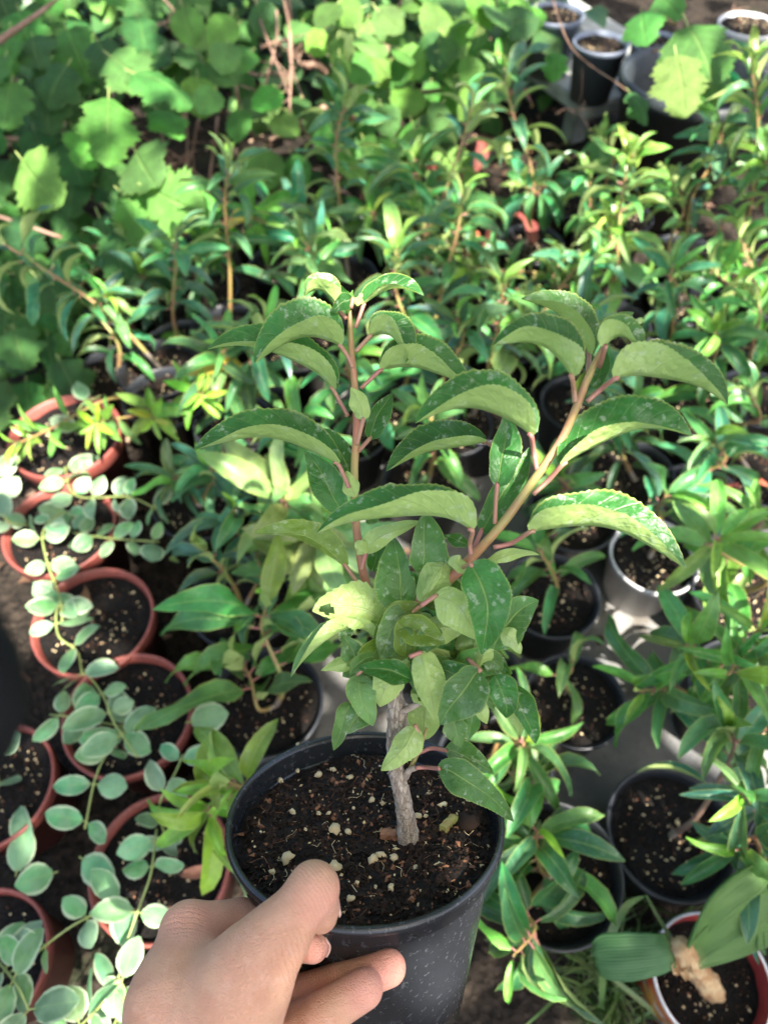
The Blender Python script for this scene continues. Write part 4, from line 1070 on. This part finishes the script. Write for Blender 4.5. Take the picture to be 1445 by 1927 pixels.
# ------------------------------------------------------------------ low bench with pots, black tub, white pot (top right)
PLANK = simple('weathered_plank', (.34, .35, .33), .8, .3, c2=(.24, .25, .23), scale=25, bump=.6, bscale=90)
BZ = .17
A_ = Pz(1106, 202, BZ); B_ = Pz(975, 108, BZ); D_ = Pz(1205, 172, BZ)
u_ = (B_-A_).normalized(); v_ = (D_-A_).normalized(); v_ = (v_-u_*v_.dot(u_)*.3).normalized()
bench = empty('bench', Vector((A_.x, A_.y, 0)), 'low weathered grey plank bench carrying blue-grey pots at the back', 'bench')
def box_uvw(o, e1, e2, e3, bev=.004):
    import bmesh
    bm = bmesh.new(); vs = []
    for a in (0, 1):
        for b in (0, 1):
            for k in (0, 1): vs.append(bm.verts.new(o+e1*a+e2*b+e3*k))
    for f in ((0, 1, 3, 2), (4, 6, 7, 5), (0, 4, 5, 1), (2, 3, 7, 6), (0, 2, 6, 4), (1, 5, 7, 3)): bm.faces.new([vs[i] for i in f])
    bmesh.ops.recalc_face_normals(bm, faces=bm.faces)
    bmesh.ops.bevel(bm, geom=list(bm.edges), offset=bev, segments=2, affect='EDGES')
    return bm
def box_obj(name, o, e1, e2, e3, mat, parent, bev=.004):
    bm = box_uvw(o-parent.location, e1, e2, e3, bev); me = bpy.data.meshes.new(name); bm.to_mesh(me); bm.free(); me.materials.append(mat)
    return put(name, me, parent, Matrix.Translation(parent.location))
for i in range(3):
    box_obj('plank', A_ + v_*(.125*i) - Vector((0, 0, .034)), u_*.75, v_*.120, Vector((0, 0, .034)), PLANK, bench)
for a, b in ((.12, .08), (.62, .08), (.12, .28), (.62, .28)):
    o = A_+u_*a+v_*b; box_obj('leg', Vector((o.x, o.y, 0)), u_*.05, v_*.05, Vector((0, 0, BZ-.036)), PLANK, bench)
def standing_pot(label, px, py, z, w, kind, zrim, group=None, fill=.85):
    c = Pz(px, py, zrim); d = w*depth(c)/F; c.z = z
    o = empty('plant_pot', c, label, 'plant pot', group)
    pot_at(o, c, d, kind, fill=fill); return o
g = 'blue-grey pots on the bench'
for lab, px, py, w in (('blue-grey pot at the bench corner with a sunlit white rim', 1130, 82, 104), ('blue-grey pot further left on the bench', 1043, 36, 108), ('blue-grey pot mostly hidden behind the hanging lobed leaves', 1238, 78, 100)):
    c = Pz(px, py, BZ+.12); d = w*depth(c)/F; c.z = BZ+.001
    o = empty('plant_pot', c, lab, 'plant pot', g); r = d/2
    t_ = pot_at(o, c, d, 'blue', fill=.86)
    wh = standing = None
c = Pz(1418, 22, .34); wd = 116*depth(c)/F
o = empty('plant_pot', Vector((c.x, c.y, .18)), 'white ridged pot in the top right corner', 'plant pot'); pot_at(o, Vector((c.x, c.y, .18)), wd, 'white', fill=.9)
slabm = empty('crate', Vector((c.x, c.y, 0)), 'dark upturned crate under the white pot', 'crate')
CRATE = simple('crate_dark', (.03, .032, .036), .6)
for i in range(4): box_obj('board', Vector((c.x-.16, c.y-.13+.075*i, .15)), Vector((.36, 0, 0)), Vector((0, .07, 0)), Vector((0, 0, .029)), CRATE, slabm)
for sx in (-.15, .17):
    for sy in (-.12, .13): box_obj('post', Vector((c.x+sx, c.y+sy, 0)), Vector((.025, 0, 0)), Vector((0, .025, 0)), Vector((0, 0, .149)), CRATE, slabm)
TUBM = pot_material('tub_black', (.018, .023, .026), (.16, .17, .18), .5, .5)
tc = Pz(1308, 142, .30); tc.z = 0
tub = empty('tub', tc, 'large black tub in the dappled shade at top right', 'tub')
mb = MB(); lathe(mb, [(0, .004), (.112, .004), (.116, 0), (.146, .27), (.158, .272), (.162, .285), (.158, .30), (.150, .302), (.142, .29), (.112, .02), (0, .02)], 64)
put('body', mb.mesh('tub_body', [TUBM]), tub, Matrix.Translation(tc))
mb = MB(); lathe(mb, [(0, .2), (.139, .205)], 40); put('soil', mb.mesh('soil', [SOIL]), tub, Matrix.Translation(tc))
GRN = simple('green_plastic', (.02, .30, .06), .35, var=.1)
gc = tc + Vector((.045, .02, .19))
gp = empty('ring', gc, 'bright green plastic ring lying inside the black tub', 'ring')
mb = MB(); lathe(mb, [(.056, .078), (.060, .088), (.064, .088), (.064, .096), (.058, .097), (.054, .088), (.052, .078), (.056, .078)], 48); put('rim', mb.mesh('rim', [GRN]), gp, Matrix.Translation(gc))

# ------------------------------------------------------------------ hedge: lobed-leaf bush, round-leaf bush, dry twigs, far foliage
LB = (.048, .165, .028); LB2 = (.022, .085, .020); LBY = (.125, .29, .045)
def face_leaf(parent, lib_, px, py, d, ang, s, col, tilt=.35, jit=.3):
    """ang: direction of the leaf tip in the picture plane, degrees (0 right, 90 up)"""
    a = R(ang); dirv = cam_vec(math.cos(a), math.sin(a), random.gauss(0, .25))
    up = cam_vec(random.gauss(0, jit), random.gauss(0, jit)+tilt, 1) 
    return add_leaf(parent, random.choice(lib_), orient(Pd(px, py, d), dirv, up, s), tuple(v*random.uniform(.8, 1.25) for v in col))
def bush(name, label, base, nodes, rad=.007, group='bushes of the hedge'):
    o = empty(name, base, label, 'bush', group)
    for pts, r in nodes:
        P = smooth_path(pts, 5); mb = MB(); k = len(P)
        tube(mb, [q-base for q in P], [r*(1-.7*i/(k-1)) for i in range(k)], 6, 0, .15); put('branch', mb.mesh('branch', [TWIG]), o, Matrix.Translation(base))
    return o
bb = Vector((-.95, 1.42, 0))
lob = bush('lobed_bush', 'bush with big toothed lobed leaves filling the upper left', bb,
    [([bb, bb+Vector((.02, -.05, .3)), Pd(150, 260, 1.48), Pd(230, 140, 1.4)], .008), ([bb, bb+Vector((.1, -.1, .2)), Pd(210, 470, 1.5), Pd(270, 380, 1.44)], .006),
     ([bb+Vector((0, 0, .1)), Pd(60, 330, 1.5), Pd(20, 180, 1.5)], .005), ([Pd(-20, 90, 1.25), Pd(60, 35, 1.28), Pd(120, -10, 1.3)], .007)])
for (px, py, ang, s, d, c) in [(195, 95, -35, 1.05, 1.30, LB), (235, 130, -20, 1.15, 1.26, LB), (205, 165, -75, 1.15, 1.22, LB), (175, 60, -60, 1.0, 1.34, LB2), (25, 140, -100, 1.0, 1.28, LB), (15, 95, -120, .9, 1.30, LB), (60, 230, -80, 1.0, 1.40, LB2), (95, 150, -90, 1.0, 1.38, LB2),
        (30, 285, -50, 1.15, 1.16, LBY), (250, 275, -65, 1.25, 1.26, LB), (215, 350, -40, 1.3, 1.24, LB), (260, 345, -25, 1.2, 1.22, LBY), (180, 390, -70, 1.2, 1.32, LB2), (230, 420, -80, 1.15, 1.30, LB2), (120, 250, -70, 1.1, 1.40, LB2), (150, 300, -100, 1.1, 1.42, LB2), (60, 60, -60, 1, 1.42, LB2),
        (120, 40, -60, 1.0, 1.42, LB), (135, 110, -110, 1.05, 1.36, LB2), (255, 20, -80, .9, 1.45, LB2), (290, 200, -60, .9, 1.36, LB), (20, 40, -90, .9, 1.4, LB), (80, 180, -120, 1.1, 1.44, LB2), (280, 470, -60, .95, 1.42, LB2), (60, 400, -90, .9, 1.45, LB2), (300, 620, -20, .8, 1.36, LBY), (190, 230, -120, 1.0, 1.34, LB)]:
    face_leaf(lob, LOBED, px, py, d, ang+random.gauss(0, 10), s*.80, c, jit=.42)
for i in range(95):
    px, py = random.uniform(-60, 320), random.uniform(-40, 560)
    if px > 255 and 160 < py: continue
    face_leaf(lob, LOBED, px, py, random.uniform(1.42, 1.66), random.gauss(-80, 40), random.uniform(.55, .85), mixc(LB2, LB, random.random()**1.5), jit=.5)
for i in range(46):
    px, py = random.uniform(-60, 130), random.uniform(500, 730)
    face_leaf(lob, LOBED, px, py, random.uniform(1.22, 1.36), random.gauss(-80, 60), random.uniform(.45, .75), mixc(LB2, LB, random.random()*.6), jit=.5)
# round leaves over the middle
rb = Vector((-.10, 2.02, 0))
rnd = bush('round_leaf_bush', 'bush of round finely toothed leaves across the top middle', rb,
    [([rb, rb+Vector((-.05, -.1, .2)), Pd(560, 110, 1.75), Pd(540, -30, 1.8)], .012), ([rb, rb+Vector((.1, -.1, .25)), Pd(720, 120, 1.72), Pd(760, -20, 1.8)], .011), ([rb+Vector((0, 0, .1)), Pd(480, 260, 1.75), Pd(430, 60, 1.8)], .009), ([rb+Vector((.1, 0, .1)), Pd(860, 160, 1.75), Pd(930, 60, 1.85)], .008)])
for (px, py, s) in [(572, 55, 1.45), (455, 215, 1.5), (700, 25, 1.5), (695, 70, 1.4), (640, 145, 1.3), (790, 105, 1.9), (735, 130, 1.5), (780, 175, 1.6), (735, 180, 1.35), (700, 240, 1.5), (440, 40, 1.4), (365, 60, 1.4), (510, 230, 1.4), (500, 290, 1.7), (545, 300, 1.5), (430, 90, 1.4), (370, 150, 1.7), (410, 180, 1.5), (480, 110, 1.4), (610, 250, 1.3), (540, 190, 1.3), (830, 20, 1.5), (890, 30, 1.6), (920, 60, 1.4), (640, 270, 1.3), (690, 110, 1.4), (860, 100, 1.5), (830, 150, 1.5), (475, 340, 1.3), (1010, 25, 1.3), (960, 20, 1.3), (340, 20, 1.5), (400, 130, 1.5)]:
    face_leaf(rnd, ROUND, px, py-20, random.uniform(1.5, 1.66), random.gauss(-85, 35), s, mixc(LB, LBY, random.random()*.7))
for i in range(75):
    px, py = random.uniform(610, 960), random.uniform(-20, 330)
    if px > 860 and py > 150: continue
    face_leaf(rnd, ROUND, px, py, random.uniform(1.38, 1.55), random.gauss(-80, 45), random.uniform(.95, 1.5), mixc(LB2, LBY, random.random()**1.2), jit=.5)
for i in range(200):
    px, py = random.uniform(320, 1010), random.uniform(-50, 380)
    if 600 > px > 270 and 210 < py and random.random() < .85: continue
    if 290 < px < 420 and 130 < py: continue
    if 470 < px < 680 and py < 190 and random.random() < .72: continue
    if px > 930 and py > 60: continue
    face_leaf(rnd, ROUND, px, py, random.uniform(1.62, 2.0), random.gauss(-80, 50), random.uniform(1.0, 1.6), mixc(LB2, LBY, random.random()**1.3*.9), jit=.5)
# a lobed spray hanging over the bench
hb = Pd(1240, -60, 1.22)
spray = empty('hanging_spray', hb, 'spray of lobed leaves hanging in front of the bench pots', 'branch')
for pts, r in (([hb, Pd(1235, 20, 1.2), Pd(1190, 55, 1.2)], .004), ([hb, Pd(1252, 30, 1.2), Pd(1275, 45, 1.2)], .004), ([Pd(1030, -30, 1.3), Pd(1075, 90, 1.3), Pd(1165, 160, 1.27), Pd(1200, 190, 1.25)], .0014), ([Pd(1040, 305, 1.5), Pd(1120, 285, 1.48), Pd(1180, 290, 1.47)], .0014)):
    P = smooth_path(pts, 5); mb = MB(); tube(mb, [q-hb for q in P], r, 6, 0, .1); put('branch', mb.mesh('branch', [TWIG]), spray, Matrix.Translation(hb))
for (px, py, ang, s, d, c) in [(1283, 25, -65, 1.15, 1.16, LB), (1268, 85, -80, .85, 1.14, LBY), (1205, 15, -95, .62, 1.18, LB), (1178, 165, -55, .5, 1.22, LB2), (1108, 255, -60, .62, 1.45, LB), (1230, -15, -50, .5, 1.2, LB), (1225, 320, -70, .6, 1.45, LB), (1050, 90, -100, .4, 1.28, LB)]:
    face_leaf(spray, LOBED, px, py, d, ang, s, c, jit=.25)
# dry twigs in the gaps of the hedge
TW = [((480, -30, 1.7), (545, 180, 1.55)), ((530, -20, 1.68), (570, 185, 1.58)), ((600, -20, 1.7), (675, 140, 1.6)), ((590, 70, 1.6), (680, 105, 1.58)), ((520, 20, 1.62), (500, 210, 1.66)), ((545, 60, 1.58), (548, 260, 1.6)), ((640, 10, 1.7), (560, 120, 1.66)),
      ((230, 75, 1.45), (350, 40, 1.6)), ((300, -10, 1.6), (350, 90, 1.6)), ((280, 330, 1.6), (360, 290, 1.66)), ((350, 200, 1.75), (345, 420, 1.72)), ((380, 215, 1.74), (330, 330, 1.7)), ((300, 230, 1.7), (330, 340, 1.7)), ((410, 220, 1.74), (395, 400, 1.68)), ((520, 400, 1.5), (575, 450, 1.45)),
      ((700, 10, 1.75), (640, 60, 1.7)), ((490, 90, 1.6), (600, 60, 1.66)), ((450, 130, 1.7), (560, 150, 1.6)), ((620, 120, 1.65), (700, 190, 1.7)), ((1230, 95, 1.62), (1380, 100, 1.75)), ((1290, 60, 1.75), (1400, 30, 1.7)), ((1300, 110, 1.7), (1360, 60, 1.8)), ((1320, 60, 1.72), (1350, 130, 1.66)), ((1045, 215, 1.55), (1100, 190, 1.5))]
for i, (a, b) in enumerate(TW):
    p, q = Pd(*a), Pd(*b); mb = MB(); k = 9; r0 = random.uniform(.0022, .0045)
    base = p.copy(); j = [Vector((random.gauss(0, .008), random.gauss(0, .008), random.gauss(0, .008))) for _ in range(4)]
    P = smooth_path([p, p.lerp(q, .33)+j[0], p.lerp(q, .66)+j[1], q], 4)
    tube(mb, [x-base for x in P], [r0*(1-.6*m/(len(P)-1)) for m in range(len(P))], 5, 0, .2)
    for h in (4, 7, 9):
        s = P[h]; e = s + ((q-p).normalized()*.6 + Vector((random.gauss(0, .6), random.gauss(0, .6), random.gauss(0, .6)))).normalized()*random.uniform(.04, .12)
        tube(mb, [s-base, s.lerp(e, .5)-base+j[2]*.6, e-base], [r0*.5, r0*.4, r0*.25], 4, 0)
    dx, dy = b[0]-a[0], b[1]-a[1]
    lean = 'upright' if abs(dx) < .25*abs(dy) else ('nearly level' if abs(dy) < .5*abs(dx) else ('falling to the right' if dx*dy > 0 else 'falling to the left'))
    side = 'among round leaves at top middle' if 430 < a[0] < 720 else ('in the dark gap beside lobed leaves' if a[0] < 430 else ('beside the white pot at top right' if a[0] > 1200 else 'below the bench corner'))
    thick = 'stout' if r0 > .0034 else 'thin'
    tag(put('dry_twig', mb.mesh('dry_twig', [TWIG]), None, Matrix.Translation(base)), thick+' dry twig '+lean+', '+side, 'twig', 'dry twigs '+side)
# far foliage and litter: uncountable
def mass(name, lib_pts, mats, kind='stuff'):
    return tag(put(name, lib_pts.mesh(name, mats)), kind=kind)
def quick_leaf(mb, p, d, upv, L, W, mi=0, fold=.2):
    M = orient(p, d, upv); V = []; U = []
    for t, w_ in ((0, .05), (.3, .85), (.65, .9), (1, .02)):
        for s in (-1, 0, 1): V.append(M @ Vector((s*W*.5*w_, t*L, abs(s)*W*fold*w_-.25*L*t*t))); U.append((t, .5+.5*s))
    mb.add(V, [(3*i+k, 3*i+k+1, 3*i+4+k, 3*i+3+k) for i in range(3) for k in (0, 1)], U, mi)
FAR = simple('far_leaf', (.04, .14, .028), .5, c2=(.10, .22, .04), scale=9)
FAR2 = simple('far_leaf_dark', (.02, .07, .02), .5, c2=(.04, .11, .03), scale=9)
mb = MB()
for i in range(8500):
    p = Vector((random.uniform(-2.6, 2.4), random.uniform(2.1, 3.6), abs(random.gauss(0, .6))))
    if p.x > .55 and p.y < 3.0: continue
    dv_ = p-C0; dd_ = dv_.dot(FWD); qx, qy = 722.5+dv_.dot(RGT)/dd_*F, 963.5-dv_.dot(UPV)/dd_*F
    if 280 < qx < 440 and 120 < qy < 420 and random.random() < .9: continue
    quick_leaf(mb, p, (random.gauss(0, 1), -abs(random.gauss(.3, .6)), random.gauss(-.3, .5)), (random.gauss(0, .5), -.4, 1), random.uniform(.05, .10), random.uniform(.04, .08), random.choice((0, 1, 1)))
for i in range(900):
    p = Vector((random.uniform(-2.2, -.85), random.uniform(.9, 2.2), random.uniform(0, .5)))
    quick_leaf(mb, p, (random.gauss(0, 1), random.gauss(-.3, .6), random.gauss(-.3, .5)), (random.gauss(0, .5), -.4, 1), random.uniform(.05, .10), random.uniform(.04, .08), random.choice((0, 1)))
mass('hedge_foliage', mb, [FAR, FAR2])
LIT = simple('litter', (.10, .055, .034), .85, .2, c2=(.05, .028, .018), scale=15)
LIT2 = simple('litter_pale', (.36, .25, .17), .85, .2, c2=(.22, .13, .09), scale=15)
mb = MB()
for i in range(2600):
    p = Vector((random.uniform(-1.5, 1.5), random.uniform(.2, 2.6), .004+random.random()*.012))
    if -.14 < p.x < .68 and .11 < p.y < 1.03:
        if random.random() < .85: continue
        p.z += .012
    elif p.x < -.1 and p.y < .9 and random.random() < .6: continue
    quick_leaf(mb, p, (random.gauss(0, 1), random.gauss(0, 1), random.gauss(0, .2)), (random.gauss(0, .3), random.gauss(0, .3), 1), random.uniform(.01, .04), random.uniform(.006, .018), random.choice((0, 0, 1)), .3)
mass('leaf_litter', mb, [LIT, LIT2])

# ------------------------------------------------------------------ dark cloth close to the lens at the left edge
CLOTH = simple('cloth_charcoal', (.006, .006, .007), .85, .15, c2=(.011, .011, .012), scale=60, bump=.4, bscale=900)
cl_d = .105
V_ = []; n1, n2 = 40, 28; cc_ = Pd(-78, 1300, cl_d)
for i in range(n1+1):
    th = math.pi*i/n1
    for k in range(n2):
        ph = 2*math.pi*k/n2
        x, y, z = math.sin(th)*math.cos(ph), math.cos(th), math.sin(th)*math.sin(ph)
        wr = 1+.05*noise.noise(Vector((x*2, y*3, z*2)))
        V_.append(cam_vec(x*.0092*wr, y*.0135*wr-.002*(1-y*y), z*.010*wr))
Fc_ = [(i*n2+k, (i+1)*n2+k, (i+1)*n2+(k+1) % n2, i*n2+(k+1) % n2) for i in range(n1) for k in range(n2)]
tag(put('cloth_fold', mesh('cloth_fold', V_, Fc_, [CLOTH]), None, Matrix.Translation(cc_)), 'charcoal cloth fold, far out of focus at the left edge', 'cloth')

# ------------------------------------------------------------------ unseen tree added to dapple the light (above and behind the frame)
ZC = 2.7
spots = []   # sunlit patches seen in the photograph: point, radius
def lit(px, py, z, r): spots.append((Pz(px, py, z), r))
def litd(px, py, d, r): spots.append((Pd(px, py, d), r))
litd(600, 1142, .352, .009); litd(640, 1130, .352, .004)
lit(60, 835, .24, .035); lit(190, 820, .22, .03); lit(390, 745, .26, .03)
litd(255, 130, 1.26, .06); litd(270, 385, 1.24, .07); litd(30, 300, 1.18, .05); litd(200, 220, 1.25, .04)
litd(1270, 115, 1.15, .05); litd(790, 110, 1.6, .08); litd(710, 60, 1.6, .06); litd(560, 90, 1.6, .07); litd(700, 200, 1.6, .05); litd(850, 40, 1.7, .08)
lit(1190, 330, .36, .06); lit(1170, 440, .3, .05); lit(1200, 380, .33, .05); lit(1150, 520, .2, .05)
lit(1225, 1120, .07, .05); lit(1160, 1170, .0, .035); lit(1240, 1150, .02, .03)
lit(540, 960, .28, .05); lit(600, 1060, .25, .04); lit(1035, 1080, .24, .03); lit(840, 880, .12, .03); lit(1120, 1010, .03, .03)
lit(1060, 1080, .13, .03); lit(1340, 570, .13, .05); lit(1290, 430, .12, .04); lit(1010, 470, .12, .05)
lit(1400, 35, .3, .05); 
lit(1340, 240, .38, .03); lit(1420, 200, .45, .05); lit(870, 370, .36, .03); lit(725, 470, .38, .025)
lit(235, 1800, .17, .022); lit(190, 1760, .17, .014); lit(135, 1905, .0, .03); lit(250, 1720, .18, .015)
litd(470, 1685, .37, .008)
for q in ((884, 1700, .338), (862, 1755, .338), (838, 1810, .342), (818, 1870, .350)): litd(*q, .010)
spots.append((soil_hit(893, 1640), .018)); spots.append((soil_hit(870, 1680), .012))
for q in ((-.06, -.14, .17), (.0, -.15, .20), (.03, -.145, .14)): spots.append((tc+Vector(q), .022))
for q in ((-.02, -.06, .05), (-.04, -.055, .09)): spots.append((Pz(1238, 1035, .13)-Vector((0, 0, .13))+Vector(q), .032))
lit(440, 945, .26, .03); lit(940, 560, .38, .03); lit(1400, 1000, .34, .025)
tb = Vector((2.1, -2.3, 0))
tree = empty('added_shade_tree', tb, 'unseen tree added out of frame, crown gaps and leaves placed to dapple the pots', 'tree')
mb = MB(); CT = Vector((.95, -.55, 2.3))
tube(mb, [q-tb for q in smooth_path([tb, tb+Vector((-.1, .15, .9)), Vector((1.6, -1.5, 1.9)), CT], 6)], [.11-.003*i for i in range(19)], 12, 0, .1)
put('trunk', mb.mesh('trunk', [BARK]), tree, Matrix.Translation(tb))
for e in ((-.6, .9, 2.75), (.3, 1.3, 2.8), (1.7, .7, 2.8), (2.3, -.6, 2.8), (-.6, -.6, 2.75), (.4, -1.8, 2.8), (-1.0, -1.6, 2.8)):
    mb = MB(); e = Vector(e); tube(mb, [q-tb for q in smooth_path([CT, CT.lerp(e, .5)+Vector((0, 0, .08)), e], 6)], [.04-.0026*i for i in range(13)], 8, 0, .1)
    put('limb', mb.mesh('limb', [BARK]), tree, Matrix.Translation(tb))
shade = [Pd(x, y, d) for x, y, d in [(400, 1850, .3), (560, 1720, .3), (480, 1780, .3), (340, 1760, .32), (700, 1840, .32), (760, 960, .31), (680, 950, .31), (840, 970, .31), (1100, 980, .31), (1200, 1000, .31), (1180, 800, .3), (1100, 830, .3), (1250, 800, .3), (500, 830, .35), (430, 830, .35), (590, 630, .35), (540, 680, .35), (900, 740, .3), (830, 770, .3), (980, 760, .3), (1240, 690, .29), (1050, 650, .29), (980, 640, .29), (800, 680, .35), (740, 640, .35), (620, 1560, .38), (560, 1480, .4), (760, 1400, .36)]] + [Pz(x, y, z) for x, y, z in [(1300, 1810, .18), (1380, 1760, .2), (1190, 1790, .19), (1320, 1850, .13), (1130, 1850, .02), (1060, 1850, .02), (60, 1720, .17), (60, 1880, .17), (1060, 40, .2), (1150, 40, .2), (1200, 60, .2), (1100, 90, .2), (1180, 120, .2), (560, 100, .15), (600, 60, .15)]] + [Pd(x, y, d) for x, y, d in [(60, 90, 1.35), (110, 180, 1.38), (60, 230, 1.4), (150, 280, 1.4), (180, 430, 1.38), (100, 350, 1.4), (320, 60, 1.6), (360, 150, 1.65), (350, 260, 1.7), (400, 330, 1.65), (450, 330, 1.6), (60, 480, 1.4), (80, 640, 1.3), (20, 20, 1.4), (130, 60, 1.4), (420, 60, 1.65), (300, 330, 1.6)]] + [Pz(x, y, z) for x, y, z in [(640, 330, .2), (560, 400, .2), (320, 1700, .17)]]  # points kept dark: extra crown leaves are placed sunward of them
CROWN_N = 7800
mb = MB(); rt = random.Random(21)
for i in range(CROWN_N):
    p = Vector((rt.uniform(-1.5, 3.0), rt.uniform(-2.6, 1.75), rt.uniform(2.35, 3.05)))
    g_ = noise.noise(Vector((p.x*2.1, p.y*2.1, 3.3))) + .6*noise.noise(Vector((p.x*5.5, p.y*5.5, 8)))
    tgt = shade[i % len(shade)] if i < 1300 else None
    if tgt is not None: p = tgt + SUN_DIR*((p.z-tgt.z)/SUN_DIR.z) + Vector((rt.gauss(0, .045), rt.gauss(0, .045), 0))
    elif g_ > .27: continue
    L = rt.uniform(.07, .12)
    dv = Vector((rt.gauss(0, 1), rt.gauss(0, 1), rt.gauss(0, .3))).normalized()
    ctr = p + dv*L*.5
    if any((((ctr-s).cross(SUN_DIR)).length < r+L*.30) for s, r in spots): continue  # leaf left out so the crown opens a gap to a chosen sun patch
    quick_leaf(mb, p-tb, dv, (rt.gauss(0, .35), rt.gauss(0, .35), 1), L, L*rt.uniform(.6, .8), 0, .1)
CROWNM = leaf_material('leaf_crown', margin=0, rough=.5, transl=.2)
cr = put('crown', mb.mesh('crown', [CROWNM]), tree, Matrix.Translation(tb)); cr['kind'] = 'stuff'; cr.color = (.05, .12, .03, 1)
